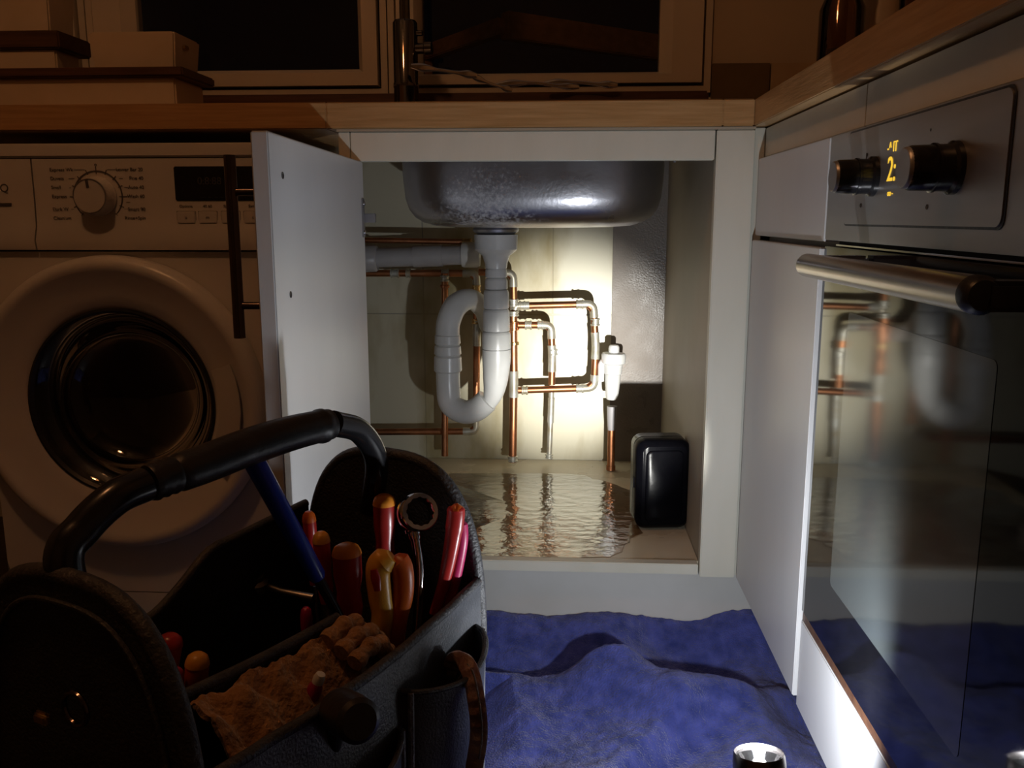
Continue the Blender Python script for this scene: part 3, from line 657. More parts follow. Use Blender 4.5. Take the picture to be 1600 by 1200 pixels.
obj('gasket', lathe(B(), [(.184, -.03), (.165, -.036), (.150, -.05), (.146, -.064), (.150, -.078), (.162, -.09), (.205, -.10)], (cx, 0, cz), (0, -1, 0), 64), 'rubber', wm)
dm = B(); lathe(dm, [(.200, -.10), (.205, -.15), (.200, -.20), (.205, -.25), (.200, -.30), (.19, -.34), (.05, -.36), (0, -.36)], (cx, 0, cz), (0, -1, 0), 72)
for k in range(3):
    a = 2*PI*k/3+.5; boxo(dm, (cx+math.cos(a)*.19, .22, cz+math.sin(a)*.19), (0, 1, 0), (math.cos(a), 0, math.sin(a)), .10, .026, .016, .012, 3)
obj('drum', dm, 'drumsteel', wm)

# ------------------------------------------------------------------ right run: base cabinet
XF = .0015; XP = .0055
bc = thing('corner_base_cabinet', 'narrow pale base cabinet in the corner, door closed, beside the oven', 'cabinet', (.3, -.19, 0))
obj('carcass', box(B(), .026, .60, -.370, -.012, .152, .869), 'carcass', bc)
obj('top_strip', box(B(), .0165, .026, -.452, .0055, .8255, .868, .0008), 'paint', bc)
obj('drawer_front', box(B(), XP, .024, -.3725, -.0050, .7085, .8225, .0012), 'door', bc, label='false drawer front above the door')
obj('door', box(B(), XF, .0195, -.3735, -.0050, .151, .7015, .0012), 'door', bc)
obj('plinth', box(B(), .112, .126, -.372, .02, .001, .150), 'dark', bc)  # board coloured dark to stand for the shade under the cabinet
# ------------------------------------------------------------------ oven
OY0, OY1 = -.3765, -.955
ov = thing('oven', 'built-in electric oven with steel fascia, glass door and bar handle', 'oven', (.3, -.66, .25))
obj('top_strip', box(B(), .0165, .026, -3.0, -.4535, .8255, .868, .0008), 'paint', None)
tag(bpy.data.objects[[o.name for o in C.objects if o.name.startswith('top_strip')][-1]], 'recessed ivory filler strip above the oven, under the right worktop', 'filler strip').name = 'filler_strip'
obj('casing', box(B(), .030, .58, OY1, OY0-.0005, .268, .824), 'dark', ov)
fa = obj('fascia', box(B(), XP, .029, OY1, OY0, .7105, .8225, .001), 'fascia', ov)
pl = B(); pt = []
def rr(y0, y1, z0, z1, r, x):
    o = []
    for (cy, cz_, a0) in ((y0+r, z0+r, 180), (y1-r, z0+r, 270), (y1-r, z1-r, 0), (y0+r, z1-r, 90)):
        for k in range(6):
            a = math.radians(a0+k*18); o.append((x, cy+math.cos(a)*r, cz_+math.sin(a)*r))
    return o
plate(pl, rr(-.785, -.443, .7285, .8190, .008, XP+.0005), (-1, 0, 0), .0022); obj('control_plate', pl, 'fascia', fa)
obj('plate_edge', plate(B(), rr(-.7875, -.4410, .7265, .8210, .009, XP+.0004), (-1, 0, 0), .0011), 'rubber', fa)
XK = XP-.0016
def oven_knob(y, z, s=1.0):
    k = obj('knob', lathe(B(), [(.0165*s, 0), (.0165*s, .004), (.0145*s, .006), (.0145*s, .015), (.0152*s, .0155), (.0152*s, .0175), (.0142*s, .018), (.0138*s, .0335), (.0128*s, .036)], (XK, y, z), (-1, 0, 0), 40), 'tube', ov)
    obj('knob_face', lathe(B(), [(.0132*s, .0345), (.0126*s, .0375), (.0118*s, .0383), (0, .0383)], (XK, y, z), (-1, 0, 0), 36), 'fascia', k)
oven_knob(-.528, .7730, 1.13); oven_knob(-.706, .7715, 1.20)
t_ = text('clock_digits', '2:15', .031, (XK-.0004, -.563, .7765), (0, -1, 0), (0, 0, 1), 'amber', fa, align='LEFT')
text('clock_symbols', '-^ IT', .013, (XK-.0004, -.560, .7965), (0, -1, 0), (0, 0, 1), 'amber', fa, align='LEFT')
text('clock_symbols', 'oo -', .008, (XK-.0004, -.575, .7565), (0, -1, 0), (0, 0, 1), 'amber', fa)
for y_, z_, s_ in ((-.505, .795, 'p'), (-.497, .7475, 'o'), (-.655, .801, "'"), (-.66, .744, 'o')): text('dial_symbol', s_, .009, (XK-.0004, y_, z_), (0, -1, 0), (0, 0, 1), 'print', fa)
# door
GZ0, GZ1 = .2665, .7035
od = obj('door', box(B(), XP+.004, .030, OY1, OY0-.0005, GZ0, GZ1-.001, .001), 'dark', ov)
obj('outer_glass', box(B(), XP, XP+.0035, OY1, OY0-.0005, GZ0, GZ1, .0006), 'blackglass', od)
M['innerglass'] = mat('oven_glass_painted_veil', (.050, .058, .058), .07, col2=(.056, .064, .064), scale=8, spec=1.0)  # grey base paints in the veil of the second pane's reflection
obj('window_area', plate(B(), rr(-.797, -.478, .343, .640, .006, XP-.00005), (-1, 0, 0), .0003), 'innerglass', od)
XH = XP-.050
hb = sweep(B(), [(XH, -.498, .6885), (XH, -.870, .6905)], .0115, 28, flat=1.0)
ohd = obj('handle', hb, 'bar', od, label='thick satin steel bar handle')
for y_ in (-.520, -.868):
    obj('handle_bracket', boxo(B(), ((XH+XP)/2, y_, .690), (1, 0, 0), (0, 1, 0), (XP-XH)/2-.0006, .011, .009, .003), 'rubber' if y_ < -.7 else 'bar', ohd)  # near bracket coloured black for the shadow it stands in
obj('end_cap', lathe(B(), [(0, .006), (.009, .005), (.0118, .001), (.0118, -.006), (0, -.006)], (XH, -.872, .6905), (0, -1, 0), 28), 'rubber', ohd)
vb = B(); box(vb, .018, .0285, OY1+.01, OY0-.012, .7045, .7095)
obj('vent_slot', vb, 'dark', ov)
obj('vent_trim', box(B(), .0120, .0176, OY1+.01, OY0-.020, .7046, .7062, .0004), 'chrome', ov)
# panel under the oven
up = thing('oven_plinth_panel', 'pale drawer-like panel with wood-coloured top edge under the oven door', 'panel', (.03, -.66, .14))
obj('panel', box(B(), XP, .024, -.955, -.3775, .142, .2540, .0012), 'door', up)
obj('wood_edge', box(B(), XP+.0015, .026, -.955, -.3775, .2545, .2655), 'darkwood', up, label='brown wood edge strip')
bcx = one('base_cabinet', box(B(), .030, .6, -1.6, -.9565, .143, .8245, .001), 'door', 'plain pale base cabinet beyond the near side of the oven', 'cabinet')
one('plinth_board', box(B(), .112, .126, -1.6, -.3735, .001, .140), 'dark', 'low recessed plinth board under the oven and its panel, darkened for the shade there', 'plinth')  # dark colour carries the shade of the gap below the panel

# ------------------------------------------------------------------ things on the worktops
ZW = .9105
def frustum(x0, x1, y0, y1, z0, z1, fl, bev=.003, hollow=.006):
    """open box with flared walls"""
    b = B(); lv = [(z0, 0), (z1, fl), (z1, fl-hollow), (z0+hollow, -hollow)]
    R_ = []
    for z_, e in lv: R_.append([b.verts.new(p) for p in ((x0-e, y0-e, z_), (x1+e, y0-e, z_), (x1+e, y1+e, z_), (x0-e, y1+e, z_))])
    for a, c in zip(R_, R_[1:]):
        for k in range(4): b.faces.new((a[k], a[(k+1) % 4], c[(k+1) % 4], c[k]))
    b.faces.new(R_[0][::-1]); b.faces.new(R_[-1]); bmesh.ops.bevel(b, geom=[e for e in b.edges if e.calc_length() < 1], offset=bev, segments=2, affect='EDGES', clamp_overlap=True)
    return b
one('storage_box', box(B(), -1.62, -.977, .20, .325, ZW, .9795, .003), 'cream', 'long low cream box at the bottom of the pile on the left worktop', 'box')
one('board', box(B(), -1.64, -.957, .188, .335, .9800, .9965, .003), 'darkwood', 'long dark wooden board lying on the long cream box', 'board')
bx = thing('storage_box', 'cream flared box with a metal latch standing before the left window', 'box', (-1.06, .27, .997))
obj('body', frustum(-1.133, -.986, .224, .325, .9970, 1.061, .006), 'cream', bx)
obj('latch', boxo(B(), (-.9785, .262, 1.040), (0, 1, 0), (0, 0, 1), .010, .004, .0016, .001), 'brass', bx)
one('storage_box', box(B(), -1.50, -1.212, .240, .320, .9970, 1.036, .003), 'cream', 'cream box between the two dark boards at the far left', 'box')
one('board', box(B(), -1.52, -1.200, .232, .345, 1.0365, 1.068, .003), 'darkwood', 'thick dark board under the topmost cream box at far left', 'board')
one('storage_box', frustum(-1.50, -1.225, .250, .330, 1.0685, 1.16, .006), 'cream', 'topmost cream box of the pile at the far left', 'box')
def jar(name, x, y, r, h, m, label, cat, content=None, lid=None):
    t = thing(name, label, cat, (x, y, ZW))
    obj('glass', lathe(B(), [(0, 0), (r, 0), (r*1.02, .004), (r, h*.8), (r*.8, h*.88), (r*.8, h), (r*.72, h), (r*.72, h*.88), (r*.94, h*.79), (r*.95, .008), (0, .008)], (x, y, ZW), (0, 0, 1), 32), m, t)
    if content: obj('contents', lathe(B(), [(0, .009), (r*.93, .009), (r*.93, content), (0, content)], (x, y, ZW), (0, 0, 1), 28), 'rubber', t)
    if lid: obj('lid', lathe(B(), [(0, h), (r*.86, h), (r*.86, h+.02), (0, h+.02)], (x, y, ZW), (0, 0, 1), 28), lid, t)
    return t
jar('glass_jar', .232, .40, .042, .26, 'jar', 'dark glass jar nearly black at its base at the corner of the worktop', 'jar', .135, 'darkwood')
jar('bottle', .322, .455, .032, .30, 'cream', 'shorter-necked cream bottle right behind the dark jar', 'bottle', None, 'darkwood')
jar('bottle', .345, .345, .028, .30, 'jar', 'slim clear glass bottle between dark jar and cream bottles', 'bottle', None, 'chrome')
jar('bottle', .375, .245, .030, .32, 'cream', 'rightmost pale bottle standing on the right worktop', 'bottle', None, 'cream')

# ceiling lamp and a shelf on the far side of the room
lp = thing('ceiling_lamp', 'warm pendant lamp hanging from the ceiling in the middle of the kitchen', 'lamp', (LAMP.x, LAMP.y, 2.3))
obj('flex', sweep(B(), [(LAMP.x, LAMP.y, 2.399), (LAMP.x, LAMP.y, 2.30)], .003, 8), 'rubber', lp)
obj('lamp_shade', lathe(B(), [(.02, 2.31), (.05, 2.30), (.13, 2.22), (.132, 2.217), (.052, 2.296), (.02, 2.306)], (LAMP.x, LAMP.y, 0), (0, 0, 1), 40, closed=True), 'shade', lp)

# brown beams outside, placed for the brown shape in the right pane
gb = thing('garden_beams', 'brown beams outside behind the right window, placed for the shape in its pane', 'beams', (-.35, 1.6, 1.2))
def beam(p, q, hgt, wid):
    p, q = Vector(p), Vector(q); return boxo(B(), (p+q)/2, q-p, Vector((0, 0, 1)).cross(q-p), (q-p).length/2, wid/2, hgt/2, .004)
M['pine'] = mat('weathered_timber', (.55, .28, .13), .7, col2=(.38, .19, .08), scale=6, stretch=(1, 8, 8), bump=.3)
e0, e1_, e2_ = at(788, 40, y=1.50), at(1075, 82, y=1.95), at(660, 86, y=1.9)
obj('beam', beam(e0, e1_, .082, .045), 'pine', gb); obj('beam', beam(e0-Vector((.004, 0, .002)), e2_, .050, .04), 'pine', gb)
obj('post', box(B(), e1_.x-.04, e1_.x+.04, e1_.y-.04, e1_.y+.04, 0, e1_.z-.02, .004), 'pine', gb); obj('post', box(B(), e2_.x-.04, e2_.x+.04, e2_.y-.04, e2_.y+.04, 0, e2_.z-.02, .004), 'pine', gb)
tag(obj('ground', box(B(), -4, 3, WY+.1005, 5, -.15, -.001), 'floor', smooth=False), kind='structure').name = 'floor.001'
# ------------------------------------------------------------------ tool bag
XFORM = Matrix.Translation((-.0761, -.3723, .1948)) @ Matrix.Scale(.735, 4)               # the bag and its tools: scaled about the camera, to clear the door
A0 = Vector((-.528, -.243, 0)); B0 = Vector((-.722, -.678, 0))
ax = (B0-A0).normalized(); nr = Vector((-ax.y, ax.x, 0))
if nr.x < 0: nr = -nr
ZB = -.2487
def vv(v): return .5066+.4934*v
bag = thing('tool_bag', 'open black nylon tool bag with tubular handle, full of tools, in the foreground', 'tool bag', ((A0+B0)/2))
def arch(c, hw, e, zt, zs=.16, n=40, inset=0):
    o = []
    for k in range(n+1):
        t = PI*k/n; cs, sn = math.cos(t), math.sin(t)
        u = math.copysign(abs(cs)**(2/e), cs); v = abs(sn)**(2/e)
        o.append(c+nr*((hw-inset)*u)+Vector((0, 0, zs+(zt-zs-inset)*v)))
    return o
def end_panel(c, hw, zt, d):
    o = arch(c, hw, 2.9, zt); pts = [c+nr*hw+Vector((0, 0, ZB))]+o+[c-nr*hw+Vector((0, 0, ZB))]
    b = B(); plate(b, pts, ax*d, .014); r = obj('end_panel', b, 'nylon', bag)
    rim = arch(c+ax*(.007*d), hw+.001, 2.9, zt+.001)
    obj('rim_binding', sweep(B(), rim, .0085, 12), 'binding', r)
    rim = arch(c+ax*(.016*d if d > 0 else -.016), hw, 2.9, zt, inset=.020); obj('rim_piping', sweep(B(), rim[2:-2], .0025, 8), 'binding', r)
    return r
HWA, HWB = .143, .145
end_panel(A0, HWA, .416, -1); nearp = end_panel(B0, HWB, .420, 1)
def side(s, z0, droop, m, bulge):
    def f(u, v):
        c = A0.lerp(B0, u); hw = HWA+(HWB-HWA)*u; zt = z0-droop*math.sin(PI*u)
        if s < 0: t = max(0, min(1, (.60-u)/.26)); zt += .052*t*t*(3-2*t)
        off = bulge*math.sin(PI*u)*(.6+.4*math.sin(PI*v))
        q = c+nr*(s*(hw+off)); q.z = ZB+(zt-ZB)*v
        q += nr*(.0025*noise.noise(Vector((u*9, v*6, s*3)))); return q
    return f
fr = side(1, .262, .012, 0, .008); fl_ = side(-1, .275, .010, 0, .008)
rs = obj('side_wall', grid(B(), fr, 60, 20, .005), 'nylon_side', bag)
obj('rim_binding', sweep(B(), [fr(k/40, 1)+nr*.001 for k in range(41)], .0060, 10), 'binding', rs)
obj('webbing_band', grid(B(), lambda u, v: fr(.10+.86*u, vv(.50+.11*v-.14*u))+nr*(.0045+.003*math.sin(9*u)), 50, 3, .002), 'webbing', rs)
for q in (.955, .93, .52): obj('stitch_line', sweep(B(), [fr(k/50, vv(q))+nr*.004 for k in range(2, 49)], .0009, 6), 'webbing', rs)
for u_, v_, w_, h_ in ((.37, .90, .004, .010), (.62, .93, .003, .005), (.75, .78, .006, .004), (.27, .86, .003, .004)):
    obj('paint_fleck', boxo(B(), fr(u_, vv(v_))+nr*.0036, ax, Vector((0, 0, 1))+ax*.4, w_*.5, h_*.5, .0006, .0005), 'pvc', rs)
ls = obj('side_wall', grid(B(), fl_, 60, 20, .005), 'nylon', bag)
obj('rim_binding', sweep(B(), [fl_(k/40, 1) for k in range(41)], .0060, 10), 'binding', ls)
bb = B(); plate(bb, [A0+nr*HWA+Vector((0, 0, ZB-.004)), B0+nr*HWB+Vector((0, 0, ZB-.004)), B0-nr*HWB+Vector((0, 0, ZB-.004)), A0-nr*HWA+Vector((0, 0, ZB-.004))], (0, 0, 1), .010); obj('base', bb, 'rubber', bag)
bb = B(); plate(bb, [A0+nr*(HWA-.01)+Vector((0, 0, .10)), B0+nr*(HWB-.012)+Vector((0, 0, .10)), B0-nr*(HWB-.012)+Vector((0, 0, .10)), A0-nr*(HWA-.01)+Vector((0, 0, .10))], (0, 0, 1), .006); obj('tool_support', bb, 'nylon', bag)  # false floor added as a support under the tools
# centre divider with stiff top bar
DV0 = at(276, 1088, z=.285); DV1 = at(524, 963, z=.285)
def dv(u, v): 
    q = DV1.lerp(DV0, u)+Vector((0, 0, 0)); q.z = .107+(q.z-.107-.003*math.sin(PI*u))*v; return q
dvd = obj('divider', grid(B(), dv, 30, 6, .006), 'nylon', bag)
obj('divider_bar', sweep(B(), [dv(k/20, 1)+nr*.003 for k in range(21)], .0055, 12), 'binding', dvd)
# outer pockets on the right wall
def pocket(u0, u1, zt, bulge, label=None):
    def f(u, v):
        uu = u0+(u1-u0)*u; q = fr(uu, 0); s = math.sin(PI*min(1, max(0, u)))**.55
        q += nr*(.004+bulge*s*(.55+.45*v)); q.z = -.06+(zt-.012*math.sin(PI*u)+.06)*v; return q
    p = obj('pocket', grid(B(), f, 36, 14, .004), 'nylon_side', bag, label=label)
    obj('pocket_binding', sweep(B(), [f(k/36, 1) for k in range(37)], .0035, 8), 'binding', p)
    for e in (0, 1): obj('pocket_seam', sweep(B(), [f(e*.97+.015, k/10)+nr*.003 for k in range(11)], .004, 8), 'webbing', p)
    return f
pk = pocket(.03, .41, .205, .046, 'deep bulging outer pocket')
pk2 = pocket(.43, .70, .165, .030); pk3 = pocket(.72, .98, .165, .030)
# handle: steel tube over the bag with a rubber grip
hA = A0-ax*(-.016); hB = B0-ax*.002
g0 = at(514, 663, y=-.385); g1 = at(232, 755, y=-.590)
fA = A0+ax*.020; footA = Vector((fA.x-.010, fA.y, .345)); fB = B0-ax*.012; footB = Vector((fB.x-.003, fB.y, .34))
pA = at(588, 722, y=-.288); pB = at(100, 880, y=-.668)
path = catmull([footA, pA, at(563, 675, y=-.325), g0+(g0-g1).normalized()*.006], 10)
obj('handle_tube', sweep(B(), path, .0155, 24), 'tube', bag)
path = catmull([g1+(g1-g0).normalized()*.004, at(180, 778, y=-.622), at(130, 825, y=-.648), pB, footB], 10)
obj('handle_tube', sweep(B(), path, .0172, 24), 'tube', bag)
gm = (g0+g1)/2+Vector((0, 0, .004)); gpth = catmull([g0, g0.lerp(gm, .5)+Vector((0, 0, .002)), gm, gm.lerp(g1, .5)-Vector((0, 0, .001)), g1], 12); n = len(gpth)
rads = [1.04*q_ for q_ in [.0178 if i < 2 else (.0200 if i < 4 else (.0182+.0018*math.sin(PI*i/n)) if i < n-7 else (.0172 if (i-n) % 2 else .0188)) for i in range(n)]]
obj('grip', sweep(B(), gpth, rads, 28), 'rubber', bag)
for k, ff in ((0, footA), (1, footB)):
    obj('handle_rivet', lathe(B(), [(0, .004), (.005, .003), (.007, 0)], ff+Vector((.002, -.016, .03)), (0, -1, 0), 14), 'steel', bag)
rg = B(); c_ = at(118, 1108, y=B0.y-.045); lathe(rg, [(.015+.0025*math.cos(t), .0025*math.sin(t)) for t in [2*PI*k/8 for k in range(8)]], c_, ax, 28, closed=True)
obj('d_ring', rg, 'darkbar', nearp); rg = boxo(B(), at(66, 1122, y=B0.y-.045), nr, (0, 0, 1), .009, .006, .004, .003, 3); obj('buckle', rg, 'brass', nearp)

# ------------------------------------------------------------------ tools in the bag
def grip_tool(name, top, bot, r, m, label, cat, tipm=None, shaft=None, band=None, prof=None, group=None):
    """handle swelling and waisting like a screwdriver's, with optional end cap and steel shaft"""
    top, bot = Vector(top), Vector(bot); d = (bot-top); L_ = d.length; t = thing(name, label, cat, bot, group)
    pr = prof or [(0, 0), (.45*r, .0008), (.8*r, .004), (r, .012), (r*1.0, .35*L_), (.82*r, .55*L_), (.95*r, .75*L_), (.7*r, .97*L_), (0, L_)]
    obj('handle', lathe(B(), pr, top, d, 24), m, t)
    if tipm: obj('end_cap', lathe(B(), [(0, -.0014), (.50*r, -.0006), (.86*r, .0030), (1.0*r, .0080), (1.05*r, .0125), (.9*r, .0130)], top, d, 20), tipm, t)
    if band: obj('band', lathe(B(), [(r*1.0, .18*L_), (r*1.05, .19*L_), (r*1.05, .25*L_), (r, .26*L_)], top, d, 24), band, t)
    if shaft: obj('shaft', sweep(B(), [bot, bot+d.normalized()*shaft], r*.22, 10), 'steel', t)
    return t
def T(px, py, y): return at(px, py, y=y)
dn = Vector((0, 0, -1))
def down(p, L_, lean=(0, 0)): return p+Vector((lean[0], lean[1], -L_))
p = T(482, 800, -.345); grip_tool('screwdriver', p, down(p, .10, (.004, 0)), .0085, 'red', 'small dull red screwdriver handle farthest left against the end panel', 'screwdriver', 'orange', .07)
p = T(501, 832, -.375); grip_tool('screwdriver', p, down(p, .095, (.004, .0)), .0105, 'red', 'orange-capped screwdriver handle left of the fat red one', 'screwdriver', 'yellow', .07)
p = T(541, 851, -.385); grip_tool('screwdriver', p, down(p, .11, (.002, .0)), .0175, 'red', 'fat red screwdriver handle with orange dome end, centre of the bag', 'screwdriver', 'cap', .07)
p = T(600, 774, -.300); grip_tool('screwdriver', p, down(p, .115, (-.001, .002)), .0145, 'red', 'tallest red screwdriver handle with orange end, left of the ratchet', 'screwdriver', 'cap', .10)
# yellow and red pliers: two handles joined at the top of the picture
pl_ = thing('pliers', 'yellow and orange insulated pliers standing handles up in the bag', 'pliers', T(610, 990, -.41))
def arm(pts, r, m, name='handle', par=None, seg=18, y=-.41): 
    P_ = catmull([T(a, b_, y) for a, b_ in pts], 8); n_ = len(P_)
    rs_ = [r*(.55+.45*min(1, i/4)) if i < 5 else r*(1-.28*(i/n_)) for i in range(n_)]
    return obj(name, sweep(B(), P_, rs_, seg, flat=.85), m, par)
a1 = arm([(612, 869), (592, 886), (594, 930), (598, 960), (592, 1000), (590, 1040)], .0165, 'yellow', par=pl_)
a2 = arm([(616, 870), (628, 888), (630, 925), (622, 965), (618, 1000), (612, 1040)], .0145, 'orange', par=pl_, y=-.402)
obj('red_inlay', sweep(B(), [T(584, 890, -.4255), T(587, 903, -.4265), T(590, 923, -.4255)], [.004, .006, .004], 12, flat=.5), 'red', a1)
obj('jaw', sweep(B(), [T(600, 1035, -.405), T(602, 1080, -.405)], [.012, .006], 14, flat=.5), 'steel', pl_)
# ratchet spanner
rt = thing('ratchet_spanner', 'chrome ring spanner standing head up between orange and red handles', 'spanner', T(655, 990, -.345))
rc = T(653, 801, -.335); ra = Vector((.42, -.80, .42)).normalized()
R1, R2 = .0255, .0165
rb_ = B(); n_ = 48; ux = Vector((1, .1, 0)); ux = (ux-ra*ux.dot(ra)).normalized(); uy = ra.cross(ux)
rgs = []
for rr_, h_ in ((R1*.90, -.012), (R1, -.008), (R1, .008), (R1*.90, .012), (R2*1.05, .012), (R2, .008), (R2, -.008), (R2*1.05, -.012)):
    rgs.append([rb_.verts.new(rc+ra*h_+(ux*math.cos(2*PI*k/n_)+uy*math.sin(2*PI*k/n_))*(rr_*(1+(.06 if (rr_ < R1*.85 and k % 4 < 2) else 0)))) for k in range(n_)])
for i in range(8):
    for k in range(n_): rb_.faces.new((rgs[i][k], rgs[i][(k+1) % n_], rgs[(i+1) % 8][(k+1) % n_], rgs[(i+1) % 8][k]))
obj('ring_head', rb_, 'chrome', rt)
obj('shank', sweep(B(), catmull([T(645, 826, -.338), T(650, 848, -.345), T(655, 900, -.35), T(650, 1000, -.36)], 8), [.014]*3+[.010]*4+[.0078]*18, 20, flat=.7), 'chrome', rt)
# red handle at the right rim
rp = thing('pliers', 'red handled pliers standing against the right rim of the bag', 'pliers', T(690, 960, -.325))
h_ = obj('handle', sweep(B(), catmull([T(712, 792, -.315), T(712, 808, -.316), T(706, 850, -.318), T(696, 900, -.322), T(680, 960, -.33)], 8), [.0095, .0108, .0116, .012, *[.0118]*9, *[.0108-.0002*i for i in range(12)], *[.008]*8], 20, flat=.8), 'red', rp)
obj('end_cap', sweep(B(), [T(712, 787, -.3145), T(713, 792, -.315), T(713, 798, -.316)], [.003, .008, .0095], 16), 'orange', h_)
h2_ = obj('handle', sweep(B(), catmull([T(722, 815, -.305), T(722, 850, -.308), T(708, 920, -.31), T(692, 980, -.32)], 8), [.004, *[.0075]*24], 14), 'pink', rp)
# blue handled hammer leaning on the grip
hm = thing('hammer', 'blue handled tool leaning from the bag up against the rubber grip', 'hammer', T(560, 1040, -.43))
p0, p1 = at(388, 704, y=-.455), at(498, 905, y=-.435)
dd = (p1-p0)
obj('handle', sweep(B(), [p0, p0+dd*.04, p0+dd*.5, p0+dd*.97, p1], [.010, .0125, .0115, .0105, .008], 22), 'blue', hm)
obj('neck', sweep(B(), [p0+dd*.98, p0+dd*1.3, p0+dd*1.58], [.0068, .006, .0058], 14), 'tube', hm)
hp = p0+dd*1.58; obj('head', boxo(B(), hp, nr+ax*.3, dd, .045, .012, .011, .004, 3), 'gunmetal', hm)
# orange and magenta ends at the near left, seen between panel and divider
p = at(268, 992, z=.285); grip_tool('screwdriver', p, down(p, .10, (-.02, -.01)), .0135, 'orange', 'orange round handle end nearest the left end panel', 'screwdriver', 'red', .05)
p = at(309, 1022, z=.275); grip_tool('screwdriver', p, down(p, .09, (-.01, 0)), .0125, 'orange', 'mottled orange handle end beside the divider bar', 'screwdriver', 'yellow', .05)
p = at(277, 1043, z=.268); grip_tool('screwdriver', p, down(p, .08, (-.01, 0)), .008, 'pink', 'small magenta handle end below the orange ones', 'screwdriver', None, .04)
# dark things behind the hammer
def lump(name, px, py, z, rx, ry, m, label, cat):
    c = at(px, py, z=z); b = B(); bmesh.ops.create_icosphere(b, subdivisions=4, radius=1)
    for v in b.verts:
        k = 1+.18*noise.noise(v.co*2.2+Vector((px, 0, 0))); v.co = c+Vector((v.co.x*rx*k, v.co.y*ry*k, v.co.z*.016*k))
    return one(name, b, m, label, cat)
sk = thing('socket_wrench', 'dark steel wrench lying in the left compartment of the bag', 'wrench', at(430, 925, z=.22))
obj('shaft', sweep(B(), [at(385, 905, z=.235), at(440, 925, z=.23), at(490, 935, z=.225)], [.007, .006, .007], 14), 'gunmetal', sk)
obj('head', lathe(B(), [(0, -.01), (.014, -.01), (.016, -.006), (.016, .006), (.010, .009), (.010, .016), (0, .016)], at(400, 912, z=.238), (.2, -.3, 1), 24), 'gunmetal', sk)
p = at(478, 948, z=.235); grip_tool('screwdriver', p, down(p, .08), .008, 'pink', 'dim brown-red handle end under the blue handle', 'screwdriver', None, .04)
# tan suede glove draped over the divider
gv = thing('work_glove', 'crumpled tan suede work glove draped beside the divider bar', 'glove', at(420, 1080, z=.24))
def glove(u, v):
    c = DV1.lerp(DV0, .01+.97*u)+nr*(.010+(.034+.045*u)*v)
    r_ = .010*math.sin(u*26+v*2.5)*math.sin(PI*min(1, v*1.1))+.012*noise.noise(Vector((u*7, v*4, 5)))+.004*noise.noise(Vector((u*25, v*14, 8)))
    c.z = .276-.075*v**1.5+r_; return c
obj('palm', grid(B(), glove, 80, 36, .006), 'tan', gv)
for i, (ox, L_, rr_) in enumerate(((.020, .055, .0125), (.040, .060, .012), (.058, .052, .0115))):
    s0 = DV1+ax*.012+nr*(ox-.008); s0.z = .270-.008*i
    pts = catmull([s0+ax*.02, s0-ax*.010+Vector((0, 0, .006)), s0-ax*(L_*.62)+Vector((0, 0, -.002)), s0-ax*(L_*.85)-Vector((0, 0, .022))], 7); n_ = len(pts)
    obj('finger', sweep(B(), pts, [rr_*(.85+.15*math.sin(k*1.1)) if k < n_-3 else rr_*(.9-.22*(k-n_+3)) for k in range(n_)], 16), 'tan', gv)
st = thing('screwdriver', 'red handle with pale tip lying on the tan glove', 'screwdriver', at(490, 1085, z=.22))
a_, b_ = at(502, 1052, z=.262), at(482, 1100, z=.225)
obj('handle', lathe(B(), [(0, .012), (.006, .012), (.008, .018), (.0085, .04), (.006, .06), (0, .062)], a_, b_-a_, 18), 'pink', st)
obj('tip', lathe(B(), [(0, 0), (.005, .001), (.0065, .006), (.006, .013), (0, .0135)], a_, b_-a_, 16), 'pvc', st)
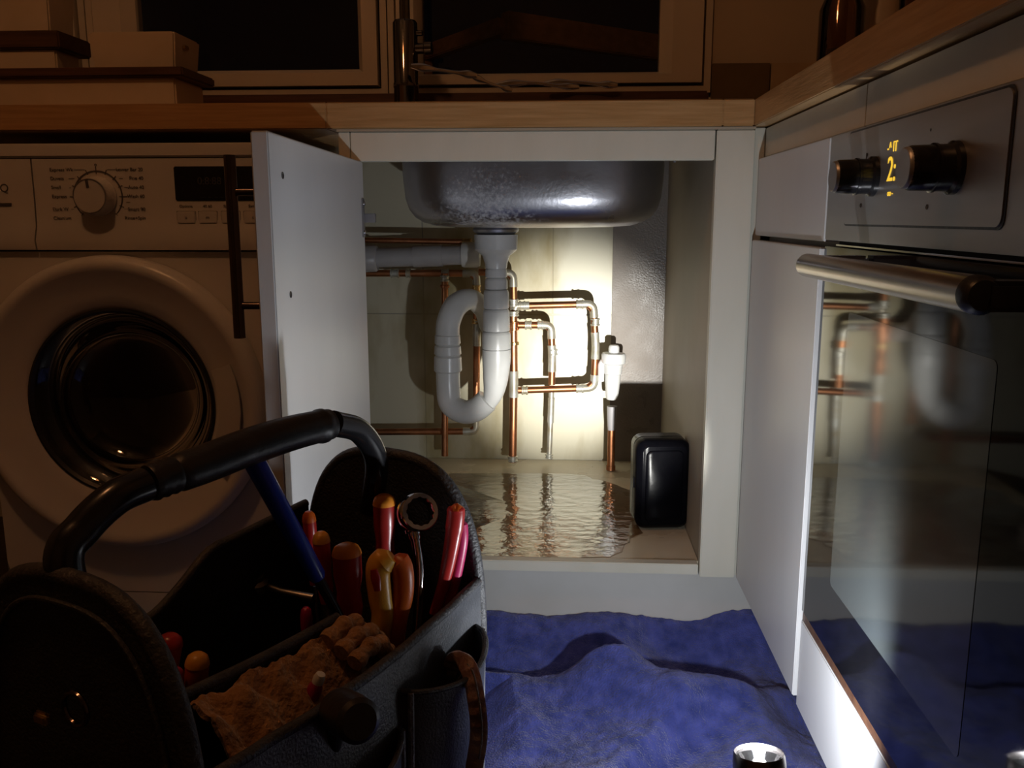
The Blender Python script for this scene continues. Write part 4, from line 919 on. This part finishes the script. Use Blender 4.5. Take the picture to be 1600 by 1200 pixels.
# round black handle lying over the right rim
bk = thing('mallet', 'round black tool end resting over the front rim of the bag', 'mallet', fr(.60, 1))
mc = at(545, 1118, z=.262); md = (nr*.75+ax*.45+Vector((0, 0, .25))).normalized()
obj('head', lathe(B(), [(0, .030), (.017, .030), (.0215, .026), (.0225, 0), (.0215, -.026), (.017, -.030), (0, -.030)], mc, md, 32), 'rubber', bk)
obj('handle', sweep(B(), [mc-md*.028, mc-md*.06-Vector((0, 0, .05)), mc-md*.08-Vector((0, 0, .12))], [.011, .011, .010], 16), 'rubber', bk)
# strap in the big pocket
stp = thing('tape_strap', 'worn brown ribbed strap curving out of the bulging side pocket', 'strap', at(740, 1150, y=-.35))
P_ = catmull([at(700, 1050, y=-.385), at(712, 1030, y=-.400), at(733, 1045, y=-.425), at(745, 1100, y=-.440), at(748, 1150, y=-.440), at(740, 1205, y=-.440)], 10)
b = B(); wv = Vector((.9, .45, .15)).normalized()
for k, p_ in enumerate(P_): pass
VV = []
for k, p_ in enumerate(P_):
    tn = (P_[min(k+1, len(P_)-1)]-P_[max(k-1, 0)]).normalized(); w2 = tn.cross(Vector((.2, -1, .2))).normalized(); nn = w2.cross(tn)
    hw_ = .0105; th = .0026+.0022*(k % 4 < 2)
    VV.append([b.verts.new(p_+w2*hw_*a_+nn*th*b_) for a_, b_ in ((-1, -.6), (-.7, -1), (.7, -1), (1, -.6), (1, .6), (.7, 1), (-.7, 1), (-1, .6))])
for a_, c_ in zip(VV, VV[1:]):
    for k in range(8): b.faces.new((a_[k], a_[(k+1) % 8], c_[(k+1) % 8], c_[k]))
b.faces.new(VV[0][::-1]); b.faces.new(VV[-1]); obj('strap', b, 'leather', stp)
obj('stitching', sweep(B(), [p_+Vector((.004, -.005, .001)) for p_ in P_[8:-4]], .0012, 6), 'webbing', stp)

# ------------------------------------------------------------------ what belongs together
GROUPS = {'copper_pipe': 'copper pipes on the wall under the sink', 'screwdriver': 'screwdrivers in the tool bag', 'pliers': 'pliers in the tool bag',
          'storage_box': 'cream boxes piled on the left worktop', 'board': 'dark boards between the cream boxes', 'spoon': 'spoons at the foot of the window',
          'bottle': 'bottles on the right worktop', 'worktop': 'oak worktops'}
for o in C.objects:
    k = o.name.split('.')[0]
    if o.parent is None and k in GROUPS and 'kind' not in o: o['group'] = GROUPS[k]
